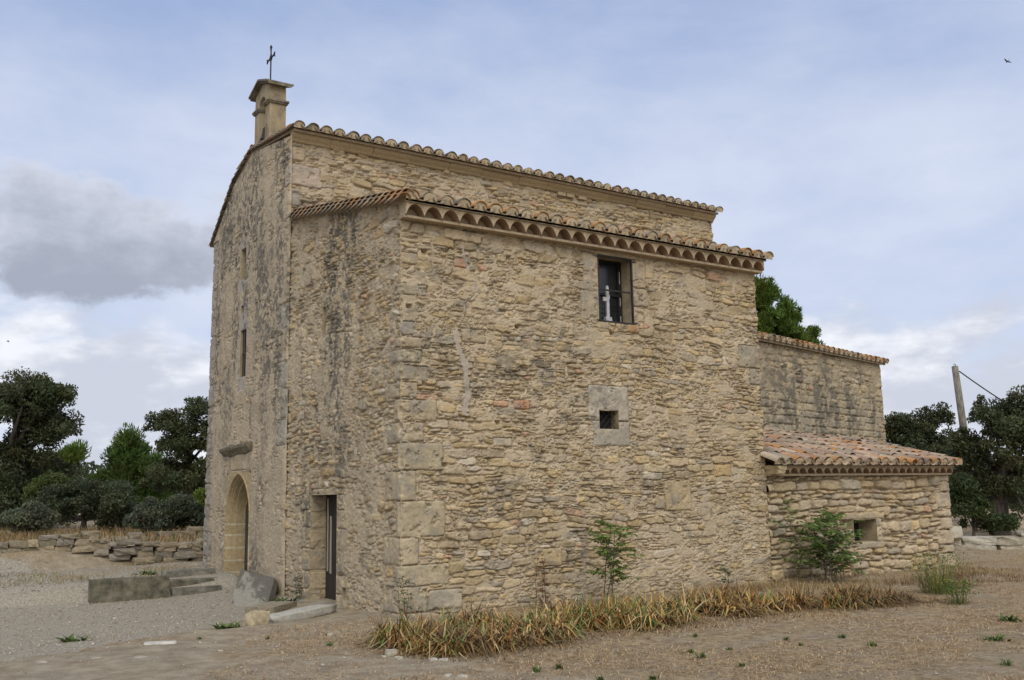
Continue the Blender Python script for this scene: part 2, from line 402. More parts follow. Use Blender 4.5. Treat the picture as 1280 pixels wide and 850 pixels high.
# ------------------------------------------------------------------ ground
def gz(x, y):
    x = np.asarray(x, float); y = np.asarray(y, float)
    z = -.05+.05*(fbm(x*.35, y*.35, 3, 3)-.5)+.02*(fbm(x*1.6, y*1.6, 4, 3)-.5)
    # gravelled forecourt lies a little lower
    fc = sst(-x, -.3, 1.2)*sst(y, 0.2, 2.0)*(1-sst(y, 6.9, 7.3))
    z = z-.09*fc
    # terrace behind the steps and the old wall
    up = sst(y, 6.75, 6.95)*(1-sst(x, -.05, .05)*(1-sst(y, 9.4, 9.6)))
    slope = .24+.05*sst(y, 7, 10)
    z = z+up*slope*(1-sst(-x, 3.0, 6.5)*.65*(1-sst(y, 7.5, 9.5)))
    t2 = sst(y-.18*x, 10.9, 11.6)*(1-sst(x, 4, 14))
    z = z+t2*(.42+.012*np.clip(y-12, 0, 30))*sst(x, -9, -1.5)*1.0+t2*.20*(1-sst(x, -9, -1.5))
    return z
def build_ground():
    def ax(lo, hi, r, far):
        mid = np.arange(lo, hi, r); k = np.geomspace(r*2, far, 26)
        return np.concatenate([lo-k[::-1], mid, hi+k])
    xs = ax(-11, 22, .14, 900); ys = ax(-13, 24, .14, 900)
    X, Y = np.meshgrid(xs, ys); Zg = gz(X, Y)
    V = np.stack([X.ravel(), Y.ravel(), Zg.ravel()], -1); nx, ny = len(xs), len(ys)
    I = np.arange(nx*ny).reshape(ny, nx); F = np.stack([I[:-1, :-1], I[:-1, 1:], I[1:, 1:], I[1:, :-1]], -1).reshape(-1, 4)
    x, y = V[:, 0], V[:, 1]
    # gravel patch in front of the doors and along the terrace
    wob = 1.4*(fbm(x*.8, y*.8, 9, 4)-.5)
    line = (x+5.1)*.42-.6-.0*x
    gl_ = np.interp(x, [-30, -8, -5.1, -4.3, -3.3, -2.2, -1.4, -.9, 0], [-2, -.9, -.45, -.4, .35, 1.15, 2.3, 3.0, 3.4])
    g = sst(y-gl_+.45*wob, -.12, .3)*sst(-x, -.2, .3)*(1-.6*sst(y, 6.9, 8.0)*sst(fbm(x*.7, y*.7, 14, 3), .40, .6))*(1-sst(y, 10.2, 11.4))
    grs = np.clip(.55*sst(fbm(x*.5, y*.5, 12, 4), .42, .62)+.6*sst(x-.25*y, -1.5, 1.5), 0, 1)
    me_cols = np.stack([g, grs, np.zeros_like(g)], -1)
    m = bpy.data.materials.new('earth'); m.use_nodes = True; nt = m.node_tree; N = nt.nodes.new; L = nt.links.new
    b = nt.nodes['Principled BSDF']; b.inputs['Roughness'].default_value = .95; b.inputs['Specular IOR Level'].default_value = .15
    a = N('ShaderNodeAttribute'); a.attribute_name = 'col'; sp = N('ShaderNodeSeparateColor'); L(a.outputs['Color'], sp.inputs[0])
    tc = N('ShaderNodeTexCoord')
    def noise(s, d=6, r=.65, st=(1, 1, 1)):
        mp = N('ShaderNodeMapping'); mp.inputs['Scale'].default_value = st; L(tc.outputs['Object'], mp.inputs[0])
        n = N('ShaderNodeTexNoise'); n.inputs['Scale'].default_value = s; n.inputs['Detail'].default_value = d; n.inputs['Roughness'].default_value = r; L(mp.outputs[0], n.inputs['Vector']); return n.outputs['Fac']
    def ramp(f, stops):
        r = N('ShaderNodeValToRGB'); e = r.color_ramp.elements
        e[0].position, e[0].color = stops[0][0], (*stops[0][1], 1); e[1].position, e[1].color = stops[-1][0], (*stops[-1][1], 1)
        for q, c in stops[1:-1]: k = e.new(q); k.color = (*c, 1)
        L(f, r.inputs[0]); return r.outputs[0]
    def mix(f, c1, c2):
        n = N('ShaderNodeMix'); n.data_type = 'RGBA'; L(f, n.inputs[0]); L(c1, n.inputs[6]); L(c2, n.inputs[7]); return n.outputs[2]
    def math2(op, x1, x2):
        n = N('ShaderNodeMath'); n.operation = op
        for i, v in enumerate((x1, x2)):
            if isinstance(v, (int, float)): n.inputs[i].default_value = v
            else: L(v, n.inputs[i])
        return n.outputs[0]
    dirt = ramp(noise(3.2, 9, .7), [(.36, (.26, .208, .145)), (.5, (.355, .295, .212)), (.64, (.46, .395, .295))])
    straw = ramp(noise(9, 9, .75), [(.36, (.18, .125, .075)), (.5, (.325, .245, .15)), (.64, (.46, .37, .24))])
    grey = ramp(noise(30, 6, .7), [(.36, (.26, .23, .18)), (.5, (.365, .33, .27)), (.64, (.465, .43, .36))])
    c = mix(ramp(math2('ADD', sp.outputs[1], math2('MULTIPLY', math2('SUBTRACT', noise(2.5, 8, .7), .5), 1.6)), [(.35, (0, 0, 0)), (.65, (1, 1, 1))]), dirt, straw)
    ash = ramp(noise(1.1, 8, .7, (1, 1.6, 1)), [(.46, (0, 0, 0)), (.62, (1, 1, 1))])
    ashc = ramp(noise(16, 7, .7), [(.38, (.20, .172, .14)), (.62, (.40, .36, .30))])
    c = mix(math2('MULTIPLY', ash, .42), c, ashc)
    gm = ramp(math2('ADD', sp.outputs[0], math2('MULTIPLY', math2('SUBTRACT', noise(5, 8, .7), .5), .9)), [(.38, (0, 0, 0)), (.62, (1, 1, 1))])
    c = mix(gm, c, grey)
    L(c, b.inputs['Base Color'])
    bp = N('ShaderNodeBump'); bp.inputs['Strength'].default_value = .9; bp.inputs['Distance'].default_value = .05; L(noise(20, 9, .8), bp.inputs['Height']); L(bp.outputs[0], b.inputs['Normal'])
    o = mesh_from('ground', V, F, m, None, me_cols, True); tag(o, kind='structure')
build_ground()

# ------------------------------------------------------------------ roof tiles
TILE_PAL = np.array([(.33, .245, .17), (.30, .235, .175), (.39, .30, .205), (.27, .23, .18), (.34, .225, .155), (.225, .195, .16), (.41, .335, .245)])
PINK_PAL = np.array([(.40, .285, .21), (.36, .26, .20), (.43, .34, .25), (.33, .25, .195), (.31, .265, .21), (.43, .30, .22), (.27, .23, .185), (.45, .375, .285)])
ORANGE = np.array((.43, .185, .035))
def tile_template(n=8):
    t = np.linspace(-math.pi/2, math.pi/2, n+1); return np.sin(t), np.cos(t)
SN, CS = tile_template()
def add_tile(mb, P, up, side, nr, Lt, r0, r1, flat=.80, th=.014, sign=1.0, col=(.3, .2, .15), tipcol=None):
    P = np.asarray(P, float); n = len(SN); V = []
    for (q, r) in ((P, r0), (P+up*Lt, r1)):
        for rr in (r, r-th):
            V.append(q[None]+side[None]*(rr*SN)[:, None]+sign*nr[None]*(rr*flat*CS)[:, None])
    V = np.concatenate(V); F = []
    for k in range(n-1):
        F += [(k, k+1, 2*n+k+1, 2*n+k), (n+k+1, n+k, 3*n+k, 3*n+k+1), (k+1, k, n+k, n+k+1), (2*n+k, 2*n+k+1, 3*n+k+1, 3*n+k)]
    F += [(0, 2*n, 3*n, n), (n-1, 2*n-1, 4*n-1, 3*n-1)]
    C = np.tile(np.asarray(col, float), (len(V), 1))
    if tipcol is not None: C[:2*n] = tipcol
    mb.add(V, F, C)
def tile_roof(mb, corner, along, up, length, slope, spacing, step, rng, pal, lichen=.2, r=.098, jit=1.0, plug=(.44, .36, .24), warp=None, Lt=.44):
    """tiles from the eave corner along `along`, up the slope; warp(u,s) gives an extra height"""
    along = np.asarray(along, float); up = np.asarray(up, float)/np.linalg.norm(up); nr = np.cross(along, up); nr = nr/np.linalg.norm(nr)
    if nr[2] < 0: nr = -nr
    n = int(round(length/spacing)); sp = length/n; rows = int(math.ceil(slope/step))
    for i in range(n+1):
        for j in range(rows):
            Ls = min(Lt, slope-j*step+.06)
            jx, jr, js = rng.normal(0, .010*jit), rng.normal(0, .03*jit), rng.normal(0, .014*jit)
            u2 = up+nr*(-.028+rng.normal(0, .008*jit))+along*rng.normal(0, .012)
            w = warp(i*sp, j*step) if warp else 0
            base = np.asarray(corner, float)+along*(i*sp+jx)+up*(j*step+js)+nr*(.035+.028+w)
            if warp: u2 = u2+nr*((warp(i*sp, j*step+.3)-w)/.3)
            c = pal[rng.integers(len(pal))]*rng.uniform(.78, 1.15); tip = None
            if rng.random() < lichen*(1.6 if j == 0 else 1): tip = ORANGE*rng.uniform(.6, 1.1)*.75+c*.25
            elif rng.random() < .3: tip = c*.72
            add_tile(mb, base, u2, along, nr, Ls, r*(1+jr), r*.80, col=c, tipcol=tip)
            if i < n:
                cc = pal[rng.integers(len(pal))]*rng.uniform(.7, 1.05)
                w2 = warp((i+.5)*sp, j*step) if warp else 0
                add_tile(mb, np.asarray(corner)+along*((i+.5)*sp)+up*(j*step-.02)+nr*(.075+w2), up+nr*.0, along, nr, Ls, r*.92, r*.78, sign=-1, flat=.7, col=cc)
        if plug is not None:      # mortar stopping under each cover tile at the eave
            m_ = 9; t = np.linspace(0, math.pi, m_); rr = r*.90
            w = warp(i*sp, 0) if warp else 0
            q = np.asarray(corner)+along*(i*sp)+up*(.012+rng.uniform(0, .015))+nr*(.055+w)
            top = q[None]+along[None]*(rr*np.cos(t))[:, None]+nr[None]*(rr*.76*np.sin(t))[:, None]
            mb.add(np.concatenate([top, q[None]-nr[None]*.05+along[None]*rr, q[None]-nr[None]*.05-along[None]*rr]), [tuple(range(m_))+(m_+1, m_)], np.asarray(plug)*rng.uniform(.8, 1.1))
def genoise(mb, x0, x1, y_wall, proj_, zb, zt, spacing, c_mortar=(.40, .315, .215), c_tile=(.29, .19, .12), rise=.80):
    """one row of tile vaults under the eave, along x; wall at y_wall, projecting to y_wall - proj_"""
    n = int(round((x1-x0)/spacing)); sp = (x1-x0)/n; k = 12; xs = []; zs = []
    for i in range(n):
        for j in range(k):
            t = j/k; xs.append(x0+(i+t)*sp); s = max(0, 1-((t-.5)/.485)**2); zs.append(zb+.012+(zt-zb)*rise*s**.72 if s > 0 else zb+.012)
    xs.append(x1); zs.append(zb+.012); xs = np.array(xs); zs = np.array(zs); m_ = len(xs); yf = y_wall-proj_
    rngl = np.random.default_rng(3)
    cm = np.asarray(c_mortar)*(1+.25*(fbm(xs*4, xs*0, 5, 3)-.5))[:, None]
    V = np.concatenate([np.stack([xs, np.full(m_, yf), zs], -1), np.stack([xs, np.full(m_, yf), np.full(m_, zt)], -1)])
    mb.add(V, [(i, i+1, m_+i+1, m_+i) for i in range(m_-1)], np.concatenate([cm, cm]))
    ct = np.tile(np.asarray(c_tile), (m_, 1))*np.repeat(rngl.uniform(.75, 1.15, n+1), k)[:m_][:, None]
    V = np.concatenate([np.stack([xs, np.full(m_, yf), zs], -1), np.stack([xs, np.full(m_, y_wall), zs-.02], -1)])
    mb.add(V, [(i+1, i, m_+i, m_+i+1) for i in range(m_-1)], np.concatenate([ct, ct]))
    # thin slab course under the vaults, end caps, lid
    mb.box((x0-.01, y_wall-proj_*.72, zb-.03), (x1+.01, y_wall+.02, zb+.008), np.asarray(c_mortar)*.85)
    mb.box((x0+.01, y_wall-.02, zb+.009), (x1-.01, y_wall+.03, zt-.002), np.asarray(c_mortar)*.9)
    for xe in (x0, x1):
        mb.add([(xe, yf, zb+.012), (xe, y_wall, zb+.012), (xe, y_wall, zt), (xe, yf, zt)], [(0, 1, 2, 3)], c_mortar)
    mb.box((x0-.02, yf-.03, zt), (x1+.02, y_wall+.05, zt+.035), np.asarray(c_mortar)*.92)

# ------------------------------------------------------------------ the chapel
chapel = thing('chapel', 'tall tan rubble stone chapel with bell gable, lower aisle in front and canal tile roofs', 'chapel')
QS = [(-.4, .0, .5), (0.0, .37, .43), (.37, .67, .80), (.67, 1.06, .30), (1.06, 1.58, .74), (1.58, 2.02, .26), (2.02, 2.42, .72)]
QG = (.37, .315, .205)
GREYST = (.30, .275, .225)
south_blocks = [(-.2, l, a, b, .012, tuple(np.array(QG)*k)) for (a, b, l), k in zip(QS, (1, 1.05, 1.0, 1.02, .97, 1.0, .92))]
south_blocks += [(-.2, .40, 2.44, 2.72, .010, (.36, .30, .20)), (-.2, .62, 2.74, 3.06, .006, (.355, .295, .19)), (-.2, .30, 3.08, 3.32, .004, (.37, .30, .19)), (-.2, .46, 3.34, 3.56, .012, (.34, .29, .19)),
                 (-.2, .36, 3.60, 3.80, .006, (.34, .295, .20)), (-.2, .52, 3.83, 3.99, .016, (.345, .285, .185)), (-.2, .24, 4.02, 4.22, .0, (.30, .27, .21)), (-.2, .46, 4.62, 4.80, .016, (.33, .285, .195)), (-.2, .30, 5.1, 5.28, .004, (.37, .3, .19))]
south_blocks += [  # window surrounds and odd dressed stones
    (3.55, 4.68, 5.702, 5.79, .006, (.39, .315, .2)), (3.46, 3.768, 5.05, 5.70, .004, (.375, .305, .20)), (3.40, 3.768, 4.52, 5.04, .002, (.35, .295, .205)), (4.557, 4.86, 5.20, 5.70, .006, (.37, .30, .195)), (4.557, 4.90, 4.86, 5.19, .003, (.355, .295, .2)), (4.557, 4.80, 4.52, 4.85, .004, (.375, .305, .2)),
    (3.74, 4.13, 4.40, 4.517, .012, (.39, .31, .19)), (4.14, 4.66, 4.38, 4.517, .012, (.38, .29, .17)),
    (3.49, 4.35, 2.84, 3.43, .012, (.39, .35, .265)), (3.57, 4.35, 2.42, 2.832, .010, (.385, .34, .25)),
    (7.10, 7.70, 3.93, 4.36, .012, (.315, .275, .19)), (7.38, 7.70, 3.62, 3.92, .010, (.33, .285, .195)), (5.10, 5.72, 1.32, 1.84, .004, (.375, .30, .18)), (4.88, 5.09, 1.36, 1.60, .003, (.37, .29, .175)), (.45, 1.02, .02, .30, .015, (.36, .315, .225)), (2.35, 2.86, .52, .80, .01, (.40, .315, .18)),
    (1.05, 1.5, 3.98, 4.2, .004, (.35, .29, .19)), (6.3, 6.75, 1.9, 2.12, .006, (.40, .30, .15)), (1.6, 1.95, 2.38, 2.52, .01, (.41, .345, .24)), (2.0, 2.30, 2.98, 3.12, .012, (.40, .225, .13)), (1.62, 1.9, 3.0, 3.10, .01, (.42, .27, .16)), (.92, 1.18, 5.15, 5.30, .008, (.42, .255, .16))]
H_SOUTH = [(3.77, 4.555, 4.52, 5.70), (3.706, 4.122, 2.70, 3.01)]
def crack(U, Z, H, C):
    # grey repair mortar along an old settlement crack
    path = np.array([(1.02, 5.75), (1.12, 5.45), (1.22, 5.1), (1.30, 4.85), (1.16, 4.6), (1.10, 4.4), (1.02, 4.15), (.99, 3.95), (1.10, 3.7), (1.14, 3.45), (1.16, 3.2), (1.10, 2.9)])
    cu = np.interp(Z, path[::-1, 1], path[::-1, 0])+.13*(fbm(Z*5, Z*0, 77, 4, .6)-.5)
    w = .055*np.clip(fbm(Z*3, Z*0+4, 78, 2)*2.6-.75, 0.0, 1.2)+.07*(fbm(U*11, Z*11, 74, 4, .6)-.5)
    k = sst(w-np.abs(U-cu), 0, .012)*((Z > 2.85) & (Z < 5.76))
    C = C*(1-k[:, None])+np.array((.37, .325, .255))*k[:, None]; H = H*(1-k)+(-.006+.012*(fbm(U*12, Z*12, 80, 3)-.5))*k
    op = np.exp(-((U-cu-.02)/.009)**2)*sst(fbm(Z*2.2, Z*0, 79, 2), .5, .62)*((Z > 3.2) & (Z < 5.2)); H = H-.04*op
    path = np.array([(3.62, 2.4), (3.66, 2.0), (3.45, 1.8), (3.38, 1.4), (3.30, 1.1), (3.34, .6), (3.3, .2)])
    cu = np.interp(Z, path[::-1, 1], path[::-1, 0])+.06*(fbm(Z*5, Z*0, 87, 3)-.5)
    k = sst(.04-np.abs(U-cu), 0, .02)*(Z < 2.4)*.8
    C = C*(1-k[:, None])+np.array((.345, .295, .215))*k[:, None]; H = H*(1-.5*k)-.006*k
    k = sst(.09-np.hypot((U-6.05-.2*(fbm(Z*3, U*3, 5, 2)-.5)), (Z-1.55)*.17), 0, .05)*.8
    C = C*(1-k[:, None])+np.array((.375, .325, .235))*k[:, None]; H = H*(1-.6*k)
    # rust run from the sill of the barred window
    k = np.exp(-((U-4.52)/.10)**2)*sst(Z, 4.36, 4.42)*(Z < 4.52)*.7
    C = C*(1-k[:, None])+np.array((.30, .15, .05))*k[:, None]
    # put-log holes
    for (hu, hz) in ((.42, 5.33), (1.95, 5.42), (4.05, 4.34), (.75, 2.1), (2.55, 2.3), (1.7, 2.75), (2.1, 4.3), (.15, 4.45)):
        H = H-.09*np.exp(-(np.maximum(np.abs(U-hu)/.045, np.abs(Z-hz)/.03))**6)
    return H, C
def stain_south(U, Z):
    s = sst(fbm(U*1.6, Z*2.2, 51, 4), .60, .74)*.45*sst(fbm(U*11, Z*11, 52, 3), .40, .6)
    q = np.exp(-((U-2.75)/.8)**2-((Z-4.0)/.6)**2)+.8*np.exp(-((U-3.0)/.9)**2-((Z-.8)/.35)**2)+.6*np.exp(-((U-.35)/.4)**2-((Z-4.1)/.5)**2)
    return np.clip(s+.5*q*sst(fbm(U*8, Z*9, 53, 4), .48, .68), 0, .85)
ST_S = dict(h=.092, asp=(1.3, 3.9), split=.28, relief=.026, bevel=.008, off=.008, mdeep=.019, mhi=.0, rough=.024, lump=.008, mn=.018, crack=.030, open=.050, opent=.41, cover=(.14, .9), tilt=.65)
FR_S = ((0, 0, 0), (1, 0, 0), (0, -1, 0)); FR_W = ((0, 0, 0), (0, 1, 0), (-1, 0, 0))
def corner_h(Z): return -.016+.050*(fbm(Z*3.3, Z*0+2.2, 61, 3)-.5)+.050*(vnoise(Z*8, Z*0, 62)-.5)+.022*(vnoise(Z*25, Z*0, 63)-.5)
def post_corner(U, Z, H):
    t = np.clip(1-U/.06, 0, 1); t = t*t*(3-2*t); c = corner_h(Z)
    return U-c*t, H*(1-t)+c*t
def post_south(U, Z, H):
    Ux, H = post_corner(U, Z, H)
    e = sst(U, 7.4, 7.65)*sst(Z, 2.0, 2.3)
    return Ux+e*.07*(fbm(Z*6, Z*0+9, 63, 3)-.5), H
build_wall('aisle_wall', chapel, 0, 7.65, -.3, 5.86, (.0095, .0090), FR_S, ST_S, H_SOUTH, south_blocks, 11, stain_south, crack, post=post_south)['label'] = 'wide tan rubble wall of the aisle with a patched crack'

# west front of the aisle
QW = [(-.4, 0, .3), (0.0, .37, .55), (.37, .67, .16), (.67, 1.06, .55), (1.06, 1.58, .14), (1.58, 2.02, .50), (2.02, 2.42, .12), (2.42, 2.72, .42), (2.74, 3.06, .2), (3.08, 3.32, .5), (3.34, 3.56, .22), (3.60, 3.80, .34), (3.83, 3.99, .2), (4.62, 4.80, .2)]
west_blocks = [(-.2, l, a, b, .010, tuple(np.array((.37, .31, .205))*k)) for (a, b, l), k in zip(QW, np.linspace(1, .95, len(QW)))]
for (a, b, w1, w2) in ((-.3, .12, .36, .40), (.12, .42, .28, .42), (.42, .80, .40, .30), (.80, 1.15, .26, .42), (1.15, 1.45, .36, .34), (1.45, 1.70, .24, .28)):
    west_blocks.append((3.362, 3.362+w1, a, b, .004, (.375, .305, .19))); west_blocks.append((2.248-w2, 2.248, a, b, .004, (.38, .315, .205)))
west_blocks.append((2.2, 3.4, 1.702, 1.80, .0, (.365, .295, .19)))
H_WEST = [(2.25, 3.36, -.29, 1.70), (1.88, 2.02, .05, .24), (2.80, 2.95, 4.42, 4.92)]
def stain_west(U, Z):
    streak = fbm(U*3.2, Z*.45, 71, 4)
    a = sst(streak+.5*(fbm(U*5, Z*4, 75, 4, .6)-.5), .42, .66)*sst(fbm(U*13, Z*13, 72, 4, .65), .36, .60)
    zone = np.exp(-((U-2.7)/1.25)**2)*(.45+.55*sst(Z, 1.6, 4.0)) + .35*sst(Z, 5, 6.5)
    spots = np.exp(-((U-3.5)/.4)**2-((Z-1.5)/.5)**2)+.7*np.exp(-((U-1.9)/.6)**2-((Z-2.4)/.4)**2)+.8*np.exp(-((U-1.15)/.22)**2-((Z-.62)/.2)**2)
    spots = spots+1.1*np.exp(-((U-2.75)/.16)**2)*sst(Z, 1.9, 4.3)*(1-sst(Z, 5.6, 6.4))*.8
    return np.clip(a*zone*1.15+spots*.9*sst(fbm(U*11, Z*9, 73, 5, .65), .40, .62), 0, .85)
ST_W = dict(h=.085, asp=(1.1, 2.8), split=.25, relief=.036, bevel=.013, off=.012, mdeep=.021, mhi=.004, rough=.030, lump=.012, mn=.022, crack=.018, open=.045, opent=.45, rot=.16, cover=(.2, .9),
            pal=np.array([(.40, .31, .17), (.37, .29, .17), (.35, .285, .185), (.42, .34, .21), (.33, .285, .205), (.31, .28, .22), (.42, .30, .15)]))
def post_west(U, Z, H): return post_corner(U, Z, H)
build_wall('aisle_front', chapel, 0, 4.6, -.3, lambda u: 6.04+.19*np.minimum(u, 4.55), (.015, .0125), FR_W, ST_W, H_WEST, west_blocks, 23, stain_west, zmix=5.0, post=post_west)['label'] = 'narrow stained rubble front of the aisle beside the nave front'

# west front of the nave
prof = np.array([(4.6, 8.58), (6.76, 8.90), (6.95, 8.86), (7.87, 8.55), (9.32, 7.52)])
nave_blocks = []
for k, (a, b) in enumerate(((-.3, .4), (.42, .95), (.97, 1.5), (1.52, 2.0), (2.02, 2.6), (2.62, 3.1), (3.12, 3.7), (3.72, 4.2), (4.22, 4.8), (4.82, 5.3), (5.32, 5.9), (5.92, 6.4), (6.42, 6.95), (6.97, 7.5))):
    nave_blocks.append((9.34-(.42 if k % 2 else .26), 9.6, a, b, .006, (.32, .29, .235)))
    if k in (5, 6, 7, 9): nave_blocks.append((4.4, 4.6+(.42 if k % 2 else .24), a, b, .004, (.33, .30, .235)))
nave_blocks += [(6.60, 7.75, 2.24, 2.58, .012, (.40, .33, .21)), (4.3, 4.8, 7.6, 8.05, .008, (.37, .32, .25)), (4.3, 4.75, 8.1, 8.5, .006, (.375, .31, .205))]
H_NAVE = [(6.36, 7.905, -.29, 2.20), (6.88, 7.25, 4.16, 5.15), (7.02, 7.34, 6.26, 6.92), (7.10, 7.26, 5.52, 5.68)]
def nave_special(U, Z, H, C):
    # smoother grey render round the slit and the niche above it
    wob = .12*(fbm(U*4, Z*4, 91, 3)-.5)
    d = np.minimum(.30-np.abs(U-7.07), np.minimum(Z-3.85, 5.75-Z))+wob
    d2 = np.minimum(.28-np.abs(U-7.16), np.minimum(Z-5.95, 7.15-Z))+wob
    k = sst(np.maximum(d, d2), 0, .05)*.85
    C = C*(1-k[:, None])+np.array((.335, .305, .255))*k[:, None]; H = H*(1-k)+.006*k
    return H, C
def stain_nave(U, Z):
    streak = fbm(U*2.6, Z*.38, 81, 4)
    a = sst(streak+.5*(fbm(U*4, Z*3.4, 85, 4, .6)-.5), .40, .64)*sst(fbm(U*12, Z*12, 82, 4, .65), .36, .60)
    zone = .40+.65*sst(Z, 1.5, 5.0)
    spots = 1.0*np.exp(-((U-6.1)/.5)**2-((Z-6.1)/.5)**2)+.8*np.exp(-((U-5.7)/.4)**2-((Z-1.7)/.4)**2)+1.0*np.exp(-((U-6.0)/.4)**2-((Z-.25)/.5)**2)+.8*np.exp(-((U-8.6)/.5)**2)*sst(Z, 2, 6)*.6
    return np.clip(a*zone*.90+spots*.95*sst(fbm(U*10, Z*9, 83, 5, .65), .40, .62), 0, .85)
ST_N = dict(h=.085, asp=(1.0, 2.4), split=.2, relief=.026, bevel=.02, off=.009, mdeep=.010, mhi=.014, rough=.018, lump=.008, mn=.014, crack=.010, open=.03, opent=.60, rot=.18, cover=(.50, .8),
            pal=ST_W['pal'], mortar=(.385, .322, .222))
def post_nave(U, Z, H):
    e = sst(U, 9.0, 9.32); b = .02*(8-Z)
    return U+e*b-(1-sst(U, 4.56, 4.75))*(.03+.05*(fbm(Z*3, Z*0, 39, 4, .6)-.5)), H*sst(U, 4.56, 4.62)+.035*sst(U, 4.555, 4.575)
build_wall('nave_front', chapel, 4.56, 9.32, -.3, lambda u: np.interp(u, prof[:, 0], prof[:, 1]), (.018, .0135), FR_W, ST_N, H_NAVE, nave_blocks, 37, stain_nave, nave_special, zmix=7.4, post=post_nave)['label'] = 'rendered gabled nave front streaked with dark lichen'

# side wall of the nave above the aisle roof
ST_C = dict(ST_S, h=.095, asp=(1.6, 4.2), relief=.05, mdeep=.045, off=.016, opent=.43, cover=(-.1, 1.0))
cl_blocks = [(-.1, .30, 8.12, 8.40, .005, (.39, .32, .21)), (-.1, .62, 7.62, 8.05, .012, (.40, .33, .25)), (-.1, .2, 7.2, 7.55, .006, (.33, .30, .24))]
build_wall('nave_wall', chapel, 0, 11.31, 6.6, 8.50, (.017, .0135), ((0, 4.6, 0), (1, 0, 0), (0, -1, 0)), ST_C, (), cl_blocks, 41, lambda U, Z: .6*sst(Z, 7.55, 6.95)*sst(fbm(U*2, Z*6, 44, 3), .35, .6)*np.exp(-(U/2.5)**2))
# the walls that face away
ST_B = dict(ST_S)
LOW = (.05, .04)
for (u0, u1, zt, fr, sd) in ((0, 4.6, 6.9, ((7.65, 0, 0), (0, 1, 0), (1, 0, 0)), 3), (0, 4.75, 7.5, ((11.30, 4.6, 0), (0, 1, 0), (1, 0, 0)), 4), (0, 11.35, 7.5, ((0, 9.33, 0), (1, 0, 0), (0, 1, 0)), 5), (7.65, 11.35, 6.7, ((0, 4.6, 0), (1, 0, 0), (0, -1, 0)), 6)):
    build_wall('rear_wall', chapel, u0, u1, -.3, (lambda u: 6.0+.19*u) if sd == 3 else zt, LOW, fr, ST_B, (), (), 100+sd, zmix=5.5)
# east gable triangle
mesh_from('east_gable', [(11.28, 4.62, 7.45), (11.28, 9.3, 7.45), (11.28, 6.9, 8.88), (11.28, 4.62, 8.6)], [(0, 1, 2, 3)], M['dressed'], chapel)

# --- barred window
def barred_window():
    rv = reveal('window_reveal', chapel, FR_S, H_SOUTH[0], .34, M['dressed'])
    w = MB(); y = .015                                         # iron grille in the opening
    x0, x1, z0, z1 = H_SOUTH[0]
    for (a, b) in (((x0, y-.015, z0), (x0+.03, y+.015, z1)), ((x1-.03, y-.015, z0), (x1, y+.015, z1)), ((x0+.03, y-.015, z1-.03), (x1-.03, y+.015, z1)), ((x0+.03, y-.015, z0), (x1-.03, y+.015, z0+.03)), ((x0+.03, y-.012, 5.075), (x1-.03, y+.012, 5.10))): w.box(a, b)
    for (px, pz) in ((x0-.06, z1-.05), (x0-.05, z0+.02), (x1+.0, z0+.03), (x1, z1-.06)): w.box((px, y-.035, pz), (px+.07, y-.015, pz+.014))
    g = w.build('grille', M['iron'], chapel, cols=False)
    c = MB(); yb = .30
    c.box((x0, yb, z0), (x0+.06, yb+.05, z1)); c.box((x0+.69, yb, z0), (x0+.77, yb+.05, z1)); c.box((x0+.77, yb+.01, z0), (x1, yb+.04, z1))
    c.box((x0+.06, yb, z1-.06), (x0+.69, yb+.05, z1)); c.box((x0+.06, yb, z0), (x0+.69, yb+.05, z0+.06)); c.box((x0+.06, yb, 5.06), (x0+.69, yb+.05, 5.10))
    for i in range(1, 6): c.box((x0+.06+i*.105-.003, yb+.01, z0+.06), (x0+.06+i*.105+.003, yb+.018, 5.06))
    for i in range(1, 6): c.box((x0+.06, yb+.004, z0+.06+i*.085-.003), (x0+.69, yb+.010, z0+.06+i*.085+.003))
    cs = c.build('casement', M['dark'], chapel, cols=False)
    mesh_from('pane', [(x0, yb+.045, z0), (x1, yb+.045, z0), (x1, yb+.045, z1), (x0, yb+.045, z1)], [(0, 1, 2, 3)], M['glass'], cs)
    for (a, b) in ((4.57, 4.72), (4.90, 5.05), (5.30, 5.52)):     # narrow white strips on the meeting stile
        p = MB(); p.box((x0+.722, yb-.006, a), (x0+.736, yb+.001, b)); p.build('white_strip', M['white'], cs, cols=False)
    k = MB(); xc = 4.06; yk = .10
    k.box((xc-.028, yk, 4.60), (xc+.028, yk+.03, 5.16)); k.box((xc-.10, yk+.002, 4.915), (xc-.0282, yk+.028, 4.985)); k.box((xc+.0282, yk+.002, 4.96), (xc+.045, yk+.028, 5.03))
    k.box((xc-.065, yk-.02, 4.551), (xc+.065, yk+.05, 4.598)); k.box((xc-.065, yk-.01, 4.60), (xc-.03, yk+.04, 4.64)); k.box((xc+.03, yk-.01, 4.60), (xc+.065, yk+.04, 4.64))
    k.box((xc-.02, yk+.004, 5.162), (xc+.02, yk+.026, 5.19))
    return k.build('window_cross', M['white'], None, cols=False)
kx = barred_window(); tag(kx, 'small white cross standing behind the bars of the upper window', 'cross')
